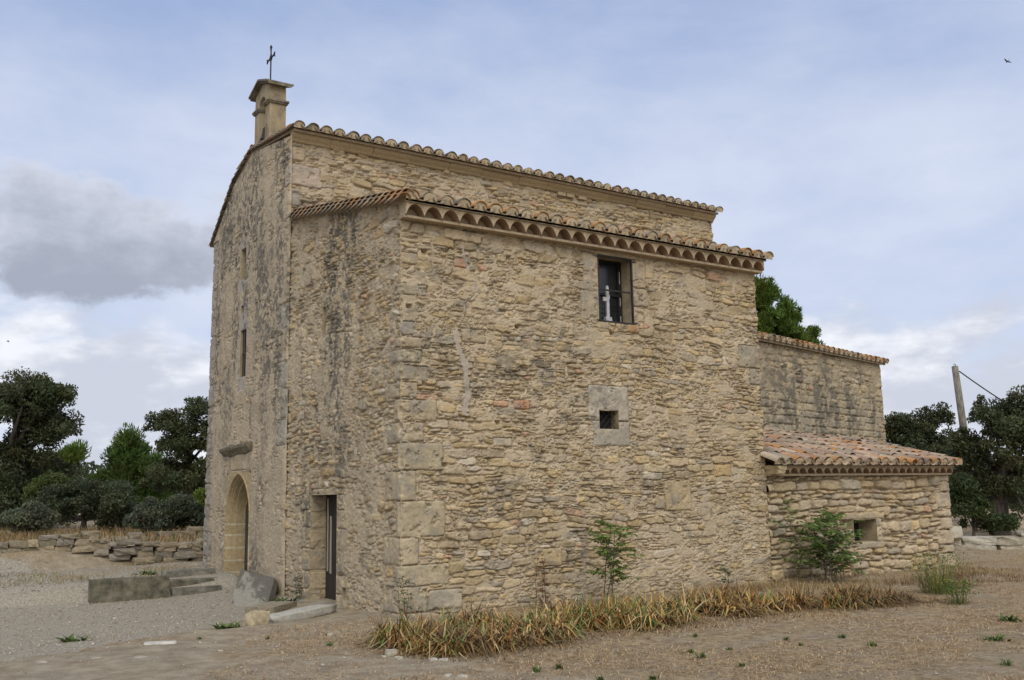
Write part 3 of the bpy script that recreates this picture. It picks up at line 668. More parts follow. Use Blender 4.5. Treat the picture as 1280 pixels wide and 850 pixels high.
def small_window():
    r = reveal('vent_reveal', chapel, FR_S, H_SOUTH[1], .20, M['ashlar_grey'], M['dark'])
    w = MB(); x0, x1, z0, z1 = H_SOUTH[1]; y = .10
    for i in range(-3, 5):
        for s in (1, -1):
            a = np.array((x0+.02+i*.12, y, z0)); b = a+np.array((.31*s, 0, .31))
            if s < 0: a[0] += .3; b[0] += .3
            a2, b2 = a.copy(), b.copy()
            t0, t1 = 0., 1.
            dx = b[0]-a[0]
            for lim, sg in ((x0, 1), (x1, -1)):
                ta = (lim-a[0])/dx
                if dx*sg > 0: t0 = max(t0, ta)
                else: t1 = min(t1, ta)
            if t1-t0 > .08: w.tube([a+(b-a)*t0, a+(b-a)*t1], .005, 5)
    w.build('lattice', M['iron'], r, cols=False)
small_window()

# --- small side door
def side_door():
    dr = reveal('door_reveal', chapel, FR_W, H_WEST[0], .281, M['dressed'], front=-.002)
    jb = []; z = -.3; rj = np.random.default_rng(12)
    for z1 in (.10, .42, .78, 1.12, 1.40, 1.70):
        jb.append((-.2, .5, z+.003, z1-.003, .006, tuple(np.array((.365, .30, .19))*rj.uniform(.86, 1.06)))); z = z1
    build_wall('door_jamb', chapel, .0, .281, -.29, 1.70, (.014, .014), ((0, 3.357, 0), (1, 0, 0), (0, -1, 0)), ST_W, (), jb, 29)
    d = MB(); x = .282
    for i in range(8):
        y0 = 2.25+i*1.11/8; d.box((x, y0+.004, -.29), (x+.045, y0+1.11/8-.004, 1.70))
    d.box((x+.03, 2.25, -.29), (x+.05, 3.36, 1.70))
    do = d.build('door', M['door'], chapel, cols=False); do['label'] = 'dark plank side door'
    b = MB()
    for (px, p0, p1, w) in ((409.5, 623, 714, .022), (413.2, 645, 717, .03)):
        a = onx(px, p0, x-.01); c = onx(px, p1, x-.01); yy = (a[1]+c[1])/2; b.box((x-.012, yy-w, c[2]), (x-.0005, yy+w, a[2]))
    b.build('lit_edge', M['litwood'], do, cols=False)  # pale strips standing in for light on the board edges
    s = MB(); s.box((-.10, 2.3, -.30), (.28, 3.3, -.115)); s.build('door_sill', M['dressed'], chapel, cols=False)
    reveal('socket', chapel, FR_W, H_WEST[1], .12, M['dressed'], M['dressed'])
    reveal('blocked_slit', chapel, FR_W, H_WEST[2], .12, M['dressed'], M['ashlar_grey'])
side_door()

# --- slit window and niches of the nave front
r = reveal('slit_window', chapel, FR_W, H_NAVE[1], .012, M['ashlar_grey'], M['glass'], front=-.038)
w = MB(); w.box((-.004, 6.90, 4.64), (.009, 7.23, 4.665)); w.box((-.004, 7.055, 4.17), (.009, 7.075, 4.64)); w.box((-.004, 7.055, 4.665), (.009, 7.075, 5.14)); w.build('glazing_bar', M['iron'], r, cols=False)
reveal('niche', chapel, FR_W, H_NAVE[2], .09, M['ashlar_grey'], M['ashlar_grey'], front=-.038)
reveal('niche', chapel, FR_W, H_NAVE[3], .10, M['dressed'], M['dressed'], front=-.038)

# --- pointed main door with moulded jambs
def gothic_door():
    yc, spring, zb = 7.1325, 1.32, -.29; K = 14
    JZ = [zb]; 
    for q in (-.10, .16, .40, .66, .92, 1.14): JZ += [q-.022, q-.016, q+.016, q+.022]
    JZ.append(spring)
    def arch(w, dz=0.0):
        pts = [(-w, z) for z in JZ][:-1]
        rho = 1.153*w
        a1 = math.acos((rho-w)/rho)
        for i in range(K+1):
            a = a1*i/K; pts.append((-w+rho-rho*math.cos(a), spring+rho*math.sin(a)+dz*i/K))
        return np.array(pts+[(-q[0], q[1]) for q in pts[-2::-1]])
    a0 = arch(.70); rect = []
    for (y, z) in a0:
        if z <= spring+1e-6: rect.append((math.copysign(.7725, y), z)); continue
        dy, dz = y, z-spring; t = min(.7725/abs(dy) if abs(dy) > 1e-6 else 99, (2.20-spring)/dz); rect.append((dy*t, spring+dz*t))
    rect = np.array(rect)
    rings = [(-.040, rect)]
    for (x, w, dz, sh) in ((-.010, .757, .02, 0), (-.024, .752, .02, 0), (-.024, .722, .02, .002), (.01, .716, .01, .004), (.035, .722, 0, .012), (.04, .704, 0, .016), (.095, .700, 0, .018), (.07, .692, 0, .02), (.075, .680, 0, .022), (.15, .676, -.02, .025), (.125, .668, -.02, .028), (.13, .656, -.03, .03), (.20, .652, -.04, .03), (.34, .646, -.06, .034)):
        P_ = arch(w, dz); P_[:, 0] -= sh; rings.append((x-(.035 if x < .1 else 0), P_))
    n = len(rect); V = []
    for (x, P) in rings: V += [(x, yc+q[0], q[1]) for q in P]
    # ring points run from the +? side; order gives faces outwards (-x)
    F = [(r*n+i, r*n+i+1, (r+1)*n+i+1, (r+1)*n+i) for r in range(len(rings)-1) for i in range(n-1)]
    cols = []
    rr = np.random.default_rng(8); band = rr.uniform(.86, 1.10, 60)
    for v in V:
        j = int(np.searchsorted((-.10, .16, .40, .66, .92, 1.14), v[2])); joint = min(abs(v[2]-q) for q in (-.10, .16, .40, .66, .92, 1.14)) < .017
        cols.append(np.array((.44, .39, .29)) if joint else np.array((.35, .275, .16))*band[j])
    # finer rows so that courses show
    o = mesh_from('door_surround', V, F, M['rock'], chapel, np.array(cols)); o['label'] = 'moulded pointed arch surround of the main door'
    J = MB()
    inner = arch(.66); inner[:, 0] -= .034
    V2 = [(.345, yc+q[0], q[1]) for q in inner]; d = MB(); d.add(V2, [tuple(range(len(V2)))])
    do = d.build('door', M['greydoor'], chapel, cols=False); do['label'] = 'grey weathered main door in the pointed arch'
    g = MB()
    for k in range(-3, 4): g.box((.325, yc+k*.18-.085, zb), (.342, yc+k*.18+.085, 1.92-abs(k)*.13))
    g.box((.306, yc-.55, 1.05), (.324, yc+.55, 1.11)); g.box((.306, yc-.55, .25), (.324, yc+.55, .31))
    g.build('plank', M['greydoor'], do, cols=False)
    s = MB(); s.box((-.12, 6.5, -.32), (.32, 7.84, -.145)); s.build('door_sill', M['dressed'], chapel, cols=False)
gothic_door()
# weathered drip cornice above it
def drip():
    y = np.linspace(6.34, 8.10, 40); prof_ = [(.0, -.10), (-.06, -.09), (-.12, -.02), (-.17, .02), (-.18, .07), (-.10, .11), (.0, .12)]
    V = []; 
    for q in y:
        s = 2.68-.055*(q-6.34)/1.9+.03*(fbm(np.array([q*3]), np.array([1.]), 5, 3)[0]-.5); k = 1+.35*(fbm(np.array([q*4]), np.array([7.]), 6, 3)[0]-.5)
        V += [(a*k, q, s+b*k) for a, b in prof_]
    n = len(prof_); F = [(i*n+j, i*n+j+1, (i+1)*n+j+1, (i+1)*n+j) for i in range(len(y)-1) for j in range(n-1)]
    F += [tuple(range(n)), tuple((len(y)-1)*n+j for j in range(n-1, -1, -1))]
    mesh_from('drip_cornice', V, F, M['cap'], chapel)['label'] = 'dark weathered stone ledge above the main door'
drip()

# --- roofs
rng = np.random.default_rng(5)
def deck(mb, pts, th=.05, col=(.33, .26, .18)):
    P = np.array(pts, float); Q = P-np.array((0, 0, th)); n = len(P)
    mb.add(np.concatenate([P, Q]), [tuple(range(n)), tuple(range(2*n-1, n-1, -1))]+[(i, i+n, (i+1) % n+n, (i+1) % n) for i in range(n)], col)
g = MB(); genoise(g, -.005, 7.70, 0.0, .21, 5.80, 6.0, .306)
g.build('tile_cornice', M['tile'], chapel)['label'] = 'row of scalloped tile vaults under the aisle eave'
a = MB(); k = .19
deck(a, [(-.03, -.24, 6.035), (7.74, -.24, 6.035), (7.74, 4.62, 6.035+4.86*k), (-.03, 4.62, 6.035+4.86*k)])
tile_roof(a, np.array((.06, -.30, 6.012)), (1, 0, 0), (0, 1, k), 7.70, 4.98, .300, .34, rng, TILE_PAL, .26, r=.122)
for (dx, dz, st) in ((-.035, .035, .21), (-.085, -.035, .21)):      # two layers of verge tiles on the front
    up = np.array((0, 1, k)); up /= np.linalg.norm(up)
    nr = np.array((0, -k, 1)); nr /= np.linalg.norm(nr)
    for j in range(22):
        c = TILE_PAL[rng.integers(len(TILE_PAL))]*rng.uniform(.7, 1.15); tp = ORANGE*.5+c*.4 if rng.random() < .2 else c*.85
        add_tile(a, np.array((dx, -.32+j*st, 6.045+dz+(j*st-.04)*k)), up+nr*(-.16)+np.array((.05, 0, 0)), np.array((1., 0, 0)), nr, .35, .115, .085, col=c, tipcol=tp)
a.build('aisle_roof', M['tile'], chapel)['label'] = 'low lean-to roof of lichened canal tiles over the aisle'
# nave
c = MB(); rr = np.random.default_rng(2); pr = [(.0, 8.475), (-.035, 8.49), (-.06, 8.525), (-.11, 8.565), (-.14, 8.60), (-.14, 8.675), (.02, 8.675)]
x = -.02
while x < 11.2:
    w = min(rr.uniform(.72, 1.0), 11.33-x); dy, dz = rr.normal(0, .006), rr.normal(0, .006); sc = rr.uniform(.9, 1.08)
    brk = 1.0
    V = [(xx, 4.6+q*sc*brk+dy, z+dz) for xx in (x+.004, x+w-.004) for q, z in pr]; n = len(pr)
    c.add(V, [(j+1, j, n+j, n+j+1) for j in range(n)if j < n-1]+[tuple(range(n)), tuple(range(2*n-1, n-1, -1))], np.array((.36, .285, .175))*rr.uniform(.88, 1.08)); x += w
for xx in (6.35, 6.6, 6.95): c.box((xx, 4.53, 8.40), (xx+.22, 4.61, 8.478), (.35, .28, .18))
c.build('stone_cornice', M['stone'], chapel)['label'] = 'moulded stone eave cornice of the nave'
b = MB()
deck(b, [(-.02, 4.40, 8.68), (11.34, 4.40, 8.68), (11.34, 6.85, 8.98), (-.02, 6.85, 8.98)])
deck(b, [(-.02, 6.85, 8.98), (11.34, 6.85, 8.98), (11.34, 7.90, 8.62), (-.02, 7.90, 8.62)])
deck(b, [(-.02, 7.90, 8.62), (11.34, 7.90, 8.62), (11.34, 9.42, 7.52), (-.02, 9.42, 7.52)])
tile_roof(b, np.array((.05, 4.32, 8.672)), (1, 0, 0), (0, 1, .123), 11.28, 2.55, .285, .34, rng, TILE_PAL*np.array((.88, .9, .9)), .05, plug=(.40, .33, .22), r=.116)
tile_roof(b, np.array((.02, 9.52, 7.45)), (1, 0, 0), (0, -1, .724), 11.30, 2.0, .285, .34, rng, TILE_PAL*.9, .06, r=.116)
tile_roof(b, np.array((.02, 7.93, 8.60)), (1, 0, 0), (0, -1, .343), 11.30, 1.10, .285, .34, rng, TILE_PAL*.9, .06, r=.116, plug=None)
for i in range(29): add_tile(b, (i*.385-.05, 6.85, 9.03), np.array((1, 0, -.03)), np.array((0, 1., 0)), np.array((0, 0, 1.)), .44, .12, .10, col=TILE_PAL[i % 7]*.85)
for (y0, y1, zf, nst) in ((4.34, 6.8, lambda y: 8.672+.123*(y-4.32), 11), (9.5, 7.93, lambda y: 7.46+.724*(9.52-y), 10), (7.93, 6.9, lambda y: 8.61+.343*(7.93-y), 5)):
    for j in range(nst):
        y = y0+(y1-y0)*j/nst; y2 = y0+(y1-y0)*(j+1.6)/nst; up = np.array((0, y2-y, zf(y2)-zf(y))); Lt = np.linalg.norm(up); up /= Lt
        nr = np.cross(np.array((1., 0, 0)), up); nr = nr*np.sign(nr[2]); cc = TILE_PAL[rng.integers(7)]*rng.uniform(.7, 1.0)
        add_tile(b, np.array((-.035, y, zf(y)+.015)), up-nr*.10, np.array((1., 0, 0)), nr, Lt, .085, .07, col=cc)
b.build('nave_roof', M['tile'], chapel)['label'] = 'upper roof of canal tiles over the nave'

# --- bell gable
def bellcote():
    x0, x1, ya, yb, z0, zs, ztop = 0.0, .345, 5.86, 6.77, 8.5, 9.82, 10.14
    yc = (ya+yb)/2; ow = .19; zo = 8.98; K = 10
    arch_ = [(yc+ow*math.cos(t), zs+ow*math.sin(t)) for t in np.linspace(0, math.pi, K+1)]
    gable = lambda y: ztop+.15*(1-abs(y-yc)/((yb-ya)/2))
    fr = MB()
    # outline ring: opening path against outer path
    op = [(yc+ow, zo), (yc+ow, 9.35)]+arch_+[(yc-ow, 9.35), (yc-ow, zo)]
    ou = [(yb, z0), (yb, 9.35)]
    for (y, z) in arch_:
        if z <= zs+.03: ou.append((yb if y > yc else ya, zs)); continue
        t = min((yb-yc)/abs(y-yc) if abs(y-yc) > 1e-6 else 99, 99); yy = yc+(y-yc)*min(t, 2.395); ou.append((min(max(yy, ya), yb), gable(min(max(yy, ya), yb))))
    ou += [(ya, 9.35), (ya, z0)]
    n = len(op); V = []
    for x in (x0, x1):
        V += [(x, y, z) for y, z in ou]+[(x, y, z) for y, z in op]
    F = []
    for i in range(n-1):
        F += [(i, i+1, n+i+1, n+i), (2*n+i+1, 2*n+i, 3*n+i, 3*n+i+1), (i+1, i, 2*n+i, 2*n+i+1), (n+i, n+i+1, 3*n+i+1, 3*n+i)]
    # sill under the opening
    F += [(0, n, 2*n-1, n-1), (2*n, 3*n-1, 4*n-1, 3*n)[::-1], (n, 3*n, 4*n-1, 2*n-1)]
    fr.add(V, F)
    o = fr.build('bell_gable', M['ashlar_grey'], chapel, cols=False); o['label'] = 'slender stone bell gable with an arched opening'
    j = MB()                                                   # recessed joints read as thin dark courses
    for (a, b_) in ((ya-.035, yc-ow+.02), (yc+ow-.02, yb+.035)):
        im = MB(); im.box((x0-.035, a, 9.735), (x1+.035, b_, 9.77)); im.box((x0-.055, a-.02 if a < yc else a, 9.768), (x1+.055, b_ if a < yc else b_+.02, 9.82))
        im.build('impost', M['cap'], o, cols=False, bevel=.01)
    cp = MB(); ov = .11
    for s in (-1, 1):
        e = yc+s*((yb-ya)/2+ov); ze = ztop-.15*ov/((yb-ya)/2)-.01
        for (d0, d1, xo) in ((.010, .042, .08), (.044, .085, .12)):
            P = [(x0-xo, yc, ztop+.15+d0), (x1+xo, yc, ztop+.15+d0), (x1+xo, e, ze+d0), (x0-xo, e, ze+d0)]
            Q = [(p[0], p[1], p[2]+d1-d0) for p in P]
            cp.add(P+Q, [(0, 1, 2, 3), (7, 6, 5, 4), (0, 4, 5, 1), (1, 5, 6, 2), (2, 6, 7, 3), (3, 7, 4, 0)])
    cp.build('gable_cap', M['cap'], o, cols=False)
    bl = MB(); pf = [(.02, 9.29), (.05, 9.285), (.07, 9.26), (.08, 9.18), (.10, 9.09), (.135, 9.02), (.13, 9.01), (.02, 9.03)]
    V = [(.10+r_*math.cos(2*math.pi*i/14), yc+.03+r_*math.sin(2*math.pi*i/14), z+.06) for r_, z in pf for i in range(14)]
    bl.add(V, [(q*14+i, q*14+(i+1) % 14, (q+1)*14+(i+1) % 14, (q+1)*14+i) for q in range(len(pf)-1) for i in range(14)])
    bl.tube([(.10, yc-.20, 9.38), (.10, yc+.20, 9.38)], .02); bl.tube([(.10, yc+.03, 9.11), (.10, yc+.03, 9.06)], .02)
    bl.build('bell', M['iron'], o, cols=False)
    cr = MB(); zc = ztop+.22; X = .16
    cr.tube([(X, yc, zc), (X, yc, zc+.80)], .016); cr.tube([(X, yc-.20, zc+.56), (X, yc+.20, zc+.56)], .016)
    for (p, q) in (((0, 0, .80), (0, 0, .88)), ):
        cr.tube([(X, yc, zc+.80), (X, yc, zc+.85)], [.03, .012])
    for s in (-1, 1):
        cr.tube([(X, yc+s*.19, zc+.56), (X, yc+s*.235, zc+.61)], [.022, .012]); cr.tube([(X, yc+s*.19, zc+.56), (X, yc+s*.235, zc+.51)], [.022, .012])
        cr.tube([(X, yc, zc+.80), (X, yc+s*.045, zc+.77)], [.02, .01]); cr.tube([(X, yc+s*.10, zc+.56), (X, yc, zc+.46)], .008); cr.tube([(X, yc+s*.10, zc+.56), (X, yc, zc+.66)], .008)
    cr.tube([(X, yc, zc-.02), (X, yc, zc+.05)], [.05, .02])
    cr.build('iron_cross', M['iron'], o, cols=False)
bellcote()

# --- choir beyond the nave
ang = rad(13); ud = np.array((math.cos(ang), math.sin(ang), 0)); nd = np.array((math.sin(ang), -math.cos(ang), 0)); O = np.array((10.2, 2.55, 0.0))
def on_apse(px, py):
    d = ray(px, py); t = np.dot(nd, O-CAM)/np.dot(nd, d); return CAM+d*t
pL = on_apse(950, 420); pR = on_apse(1104, 500); uL = float(np.dot(pL-O, ud))-.7; uR = float(np.dot(pR-O, ud)); zT = float(on_apse(1040, 440)[2])
apse = thing('choir', 'low grey stained masonry choir under a single eave of orange lichened tiles behind the aisle', 'building', tuple(O+ud*uL))
aO = np.array(apse.location)
ST_A = dict(h=.125, asp=(1.2, 2.6), split=.15, relief=.04, bevel=.02, off=.012, mdeep=.035, mhi=.0, rough=.03, opent=.45, rot=.05,
            pal=np.array([(.34, .285, .19), (.37, .305, .195), (.31, .265, .185), (.39, .315, .19), (.35, .30, .205)]), mortar=(.31, .26, .17))
def stain_apse(U, Z): return np.clip(sst(fbm(U*2.2, Z*.8, 33, 4), .36, .62)*sst(fbm(U*8, Z*8, 34, 3), .3, .55)*.85*(.55+.45*sst(U, uL+.6, uL+2.2))*(1-.5*sst(Z, zT-.6, zT-.25)), 0, .8)
cb = []; z = 3.0; rc = np.random.default_rng(58)
while z < 3.85:
    hh = rc.uniform(.15, .22); u = uL-.2
    while u < uR:
        ww = rc.uniform(.24, .55)
        if rc.random() < .9 and z+hh < 3.85+.4*rc.random(): cb.append((u+.006, u+ww-.006, z+.006, z+hh-.006, .008+rc.normal(0, .006), tuple(np.array((.355, .30, .20))*rc.uniform(.8, 1.12))))
        u += ww
    z += hh
w = build_wall('wall', apse, uL, uR, -.3, zT-.05, (.02, .018), (O-aO, ud, nd), ST_A, (), cb, 55, stain_apse, post=lambda U, Z, H: (U+sst(U, uR-.3, uR)*.10*(fbm(Z*7, Z*0, 36, 3)-.5), H))
dp = 3.4
for (fr, a, b_) in (((O+ud*uR-nd*.02-aO, -nd, ud), 0, dp), ((O+ud*uL-nd*dp-aO, ud, -nd), 0, uR-uL), ((O+ud*uL-nd*.02-aO, -nd, -ud), 0, dp)):
    build_wall('wall', apse, a, b_, -.3, zT-.06, LOW, fr, ST_A, (), (), 56)
t = MB(); e0 = O+ud*(uL-.1)+nd*.14+np.array((0, 0, zT-.06))-aO; kk = .22
Ltot = uR-uL+.22
deck(t, [e0-nd*.05+(0, 0, .03), e0+ud*Ltot-nd*.05+(0, 0, .03), e0+ud*Ltot-nd*(dp+.4)+(0, 0, .03+kk*(dp+.4)), e0-nd*(dp+.4)+(0, 0, .03+kk*(dp+.4))], .07, (.30, .25, .18))
tile_roof(t, e0, ud, -nd+np.array((0, 0, kk)), Ltot, dp+.4, .28, .36, rng, TILE_PAL, .45, r=.114)
t.build('roof', M['tile'], apse)
# gable end walls under the roof slope
for u in (uL, uR):
    q = O+ud*u-nd*.03-aO
    mesh_from('gable', [q+(0, 0, zT-.08), q-nd*dp+(0, 0, zT-.08), q-nd*dp+(0, 0, zT-.08+kk*dp)], [(0, 1, 2)], M['ashlar_grey'], apse)

# --- lean-to annex
annex = thing('lean_to_annex', 'low dry-laid pale stone lean-to with pink canal tile roof against the chapel', 'outbuilding', (7.66, 0, 0))
AO = np.array((7.66, 0, 0))
ST_X = dict(h=.130, asp=(1.5, 3.4), split=.16, relief=.075, bevel=.020, off=.014, mdeep=.09, mhi=-.04, rough=.034, crack=.0, open=.07, opent=.28, rot=.06, gap=1.08, cover=(-.45, .9),
            pal=np.array([(.44, .355, .215), (.41, .325, .195), (.46, .385, .26), (.40, .33, .22), (.37, .32, .24), (.43, .33, .175), (.38, .31, .21)]), mortar=(.27, .21, .13))
H_ANX = [(2.42, 3.14, .58, 1.02)]
ab = []
for (z0, z1, l) in ((-.1, .22, .50), (.24, .40, .34), (.42, .72, .52), (.74, .98, .38), (1.0, 1.18, .30), (1.2, 1.52, .48), (1.54, 1.74, .30), (1.76, 1.90, .5)):
    ab.append((5.74-l, 6.0, z0, z1, .02, (.42, .35, .235)))
ab += [(3.14, 3.30, .55, 1.08, .025, (.43, .36, .24)), (2.2, 3.4, 1.025, 1.17, .02, (.42, .335, .2)), (2.5, 3.35, .44, .575, .02, (.41, .33, .21))]
build_wall('wall', annex, -.016, 5.74, -.3, 1.92, (.0125, .011), ((0, 0, 0), (1, 0, 0), (0, -1, 0)), ST_X, H_ANX, ab, 66, post=lambda U, Z, H: (U+sst(U, 5.5, 5.74)*.10*(fbm(Z*5, Z*0, 67, 3)-.5), H+.01))
reveal('window_opening', annex, ((0, 0, 0), (1, 0, 0), (0, -1, 0)), H_ANX[0], .42, M['dressed'], M['dark'])
def ax_top(u): return 3.12-.40*(u/6.2)
for (fr, a, b_, zt) in ((((5.72, 0, 0), (0, 1, 0), (1, 0, 0)), 0, 1.95, lambda u: 1.98+.29*u), (((0, 2.45, 0), (1, 0, 0), (0, 1, 0)), 0, 5.72, 2.35)):
    build_wall('wall', annex, a, b_, -.3, zt, LOW, fr, ST_X, (), (), 68, zmix=1.6)
t = MB(); z_e = 2.10; k_l, k_r = .355, .24
def awarp(u, s): return s*((k_l+(k_r-k_l)*u/6.2)-.30)
P = [(.0, -.22), (6.2, -.22)]
deckp = []
nu, nv = 8, 6; V = []
for i in range(nu+1):
    for j in range(nv+1):
        u = 5.70*i/nu; dd = 2.85-.70*u/6.2; y = -.22+dd*j/nv; V.append((u, y, z_e-.01+(y+.34)*(k_l+(k_r-k_l)*u/6.2)))
t.add(V, [(i*(nv+1)+j, (i+1)*(nv+1)+j, (i+1)*(nv+1)+j+1, i*(nv+1)+j+1) for i in range(nu) for j in range(nv)], (.3, .24, .17))
up = np.array((0, 1, .30)); up /= np.linalg.norm(up)
tile_roof(t, np.array((-.03, -.34, z_e)), (1, 0, 0), (0, 1, .30), 5.76, 2.45, .285, .39, np.random.default_rng(9), PINK_PAL, .20, r=.116, warp=awarp, Lt=.50, jit=2.2)
rg = np.random.default_rng(10)
for i in range(16):      # a few longer rows at the deeper end, beside the chapel
    for j in (6,):
        if i < 11:
            u = -.03+i*.288; w_ = awarp(u, j*.39); nr = np.array((0, -.287, .958)); cc = PINK_PAL[rg.integers(8)]*rg.uniform(.8, 1.1)
            add_tile(t, np.array((u, -.34, z_e))+up*(j*.39)+nr*(.06+w_), up+nr*((k_l-.30)*.9), np.array((1., 0, 0)), nr, .40, .116, .09, col=cc)
t.build('roof', M['tile'], annex)['label'] = 'pink lean-to roof with orange lichen at the eave'
g = MB(); genoise(g, .0, 5.72, 0.0, .16, 1.93, 2.06, .242)
g.box((0, -.11, 2.06), (5.72, .05, 2.10), (.38, .30, .2))
g.build('tile_cornice', M['tile'], annex)

# ------------------------------------------------------------------ rocks and stones
def rock(w, d, h, rng, n=5, rnd=.35, rough=.10, skew=1.0):
    """irregular squared stone centred on its base; returns V, F"""
    g_ = np.linspace(-1, 1, n); V = []; F = []; key = {}
    def vid(p):
        k = tuple(np.round(p, 4))
        if k not in key: key[k] = len(V); V.append(p)
        return key[k]
    for ax in range(3):
        for s in (-1, 1):
            for i in range(n-1):
                for j in range(n-1):
                    q = []
                    for (a, b) in ((i, j), (i+1, j), (i+1, j+1), (i, j+1)):
                        p = [0, 0, 0]; p[ax] = s; p[(ax+1) % 3] = g_[a]; p[(ax+2) % 3] = g_[b]; q.append(vid(tuple(p)))
                    F.append(tuple(q) if s > 0 else tuple(q[::-1]))
    V = np.array(V, float); sph = V/np.linalg.norm(V, axis=1, keepdims=True)*1.25
    V = V*(1-rnd)+sph*rnd
    o = rng.random(3)*50
    nx = fbm(V[:, 0]*1.3+o[0]+V[:, 2]*.7, V[:, 1]*1.3+o[1]-V[:, 2]*.6, int(o[2]), 3)-.5
    ny = fbm(V[:, 0]*1.3+o[1]-V[:, 2]*.7, V[:, 1]*1.3+o[2]+V[:, 2]*.5, int(o[0]), 3)-.5
    V = V*(1+rough*4*nx)[:, None]; V[:, 2] += rough*2*ny
    # skew
    V[:, 0] += (V[:, 2]*rng.normal(0, .10)+V[:, 1]*rng.normal(0, .10))*skew*min(1, h/w*2.5); V[:, 2] += V[:, 0]*rng.normal(0, .06)*skew
    V *= np.array((w/2, d/2, h/2)); V[:, 2] += h/2
    return V, F
def rz(V, a, c=(0, 0, 0)):
    R_ = np.array(((math.cos(a), -math.sin(a), 0), (math.sin(a), math.cos(a), 0), (0, 0, 1))); return V@R_.T+np.array(c)
def stone_thing(name, label, cat, loc, w, d, h, seed, a=0.0, col=(.4, .35, .26), group=None, tilt=None, rnd=.16, rough=.08, n=5, mat='rock'):
    rg_ = np.random.default_rng(seed); V, F = rock(w, d, h, rg_, n, rnd, rough)
    if tilt is not None: V = (np.array(Matrix.Rotation(tilt[0], 3, Vector(tilt[1])))@V.T).T
    V = rz(V, a)
    o = mesh_from(name, V, F, M[mat], None, np.tile(np.asarray(col), (len(V), 1)), False); o.location = loc
    return tag(o, label, cat, group)
WALLC = np.array([(.21, .18, .13), (.27, .225, .16), (.185, .165, .13), (.29, .24, .165), (.24, .215, .175)])
def rubble_wall(name, label, pts, heights, cat, seed, pal=WALLC, depth=.45, hc=.11, wr=(.18, .55)):
    rg_ = np.random.default_rng(seed); mb = MB(); pts = [np.array(p, float) for p in pts]
    o0 = np.array((*pts[0], float(gz(*pts[0]))))
    seg = [np.linalg.norm(b-a) for a, b in zip(pts, pts[1:])]; tot = sum(seg); cum = np.concatenate([[0], np.cumsum(seg)])
    def P(s): return np.array([np.interp(s, cum, [p[k] for p in pts]) for k in (0, 1)])
    z = 0.0; hmax = max(heights)
    while z < hmax:
        h = hc*rg_.uniform(.7, 1.3); s = -rg_.random()*.3
        while s < tot:
            w = rg_.uniform(*wr); m_ = min(max(s+w/2, 0), tot); top = np.interp(m_, np.linspace(0, tot, len(heights)), heights)+rg_.normal(0, .05)
            if z+h*.6 < top:
                p = P(m_); q = P(min(m_+.1, tot)); q0 = P(max(m_-.1, 0)); a = math.atan2(*(q-q0)[::-1])
                V, F = rock(w*1.0, depth*rg_.uniform(.8, 1.1), h*1.06, rg_, 6, .18, .085)
                V = rz(V, a+rg_.normal(0, .04), (p[0]+rg_.normal(0, .02), p[1]+rg_.normal(0, .03), gz(*p)-.06+z))-o0
                mb.add(V, F, pal[rg_.integers(len(pal))]*rg_.uniform(.8, 1.15))
            s += w
        z += h
    o = mb.build(name, M['rock'], None, smooth=False); o.location = o0
    return tag(o, label, cat)
rubble_wall('dry_stone_wall', 'ruined grey dry stone wall beyond the steps, higher where it meets the chapel', [(-6.2, 11.0), (-3.4, 11.3), (-1.2, 10.9), (2.2, 11.0)], [.04, .14, .36, .48, .52, .56], 'stone wall', 4)
rubble_wall('dry_stone_wall', 'second low course of old wall stones on the terrace behind the ruined wall', [(-.6, 13.4), (2.6, 13.2)], [.16, .28, .22, .30], 'stone wall', 5)
PALE = np.array([(.36, .33, .28), (.42, .39, .33), (.30, .275, .23), (.38, .34, .27)])
rubble_wall('stone_row', 'low tumbled row of pale flat stones under the dark oaks at right', [(16.6, 4.2), (18.4, 3.4), (19.6, 2.3), (21.6, .6)], [.22, .34, .30, .48, .62, .66], 'stone row', 6, PALE, .55, .17, (.4, .9))
p = at(1238, 668, 27.4); stone_thing('loose_block', 'pale pointed block propped on the stone row under the oaks', 'stone', (18.35, 3.2, gz(18.35, 3.2)+.22), .75, .4, .30, 31, .9, (.44, .41, .35), tilt=(.35, (0, 1, 0)), rough=.06)
stone_thing('loose_block', 'long grey weathered block lying on the stone row nearest the annex', 'stone', (17.1, 3.95, gz(17.1, 3.95)+.20), 1.15, .5, .36, 32, 2.6, (.27, .25, .215), rough=.06)

fl = MB(); V, F = rock(.20, .30, .085, np.random.default_rng(71), 6, .12, .06); fl.add(V+np.array((.07, -.16, 1.93)), F, (.36, .29, .18)); V, F = rock(.24, .32, .08, np.random.default_rng(72), 6, .12, .06); fl.add(V+np.array((.08, -.17, 2.005)), F, (.39, .32, .2)); fl.build('packing_stone', M['rock'], annex)

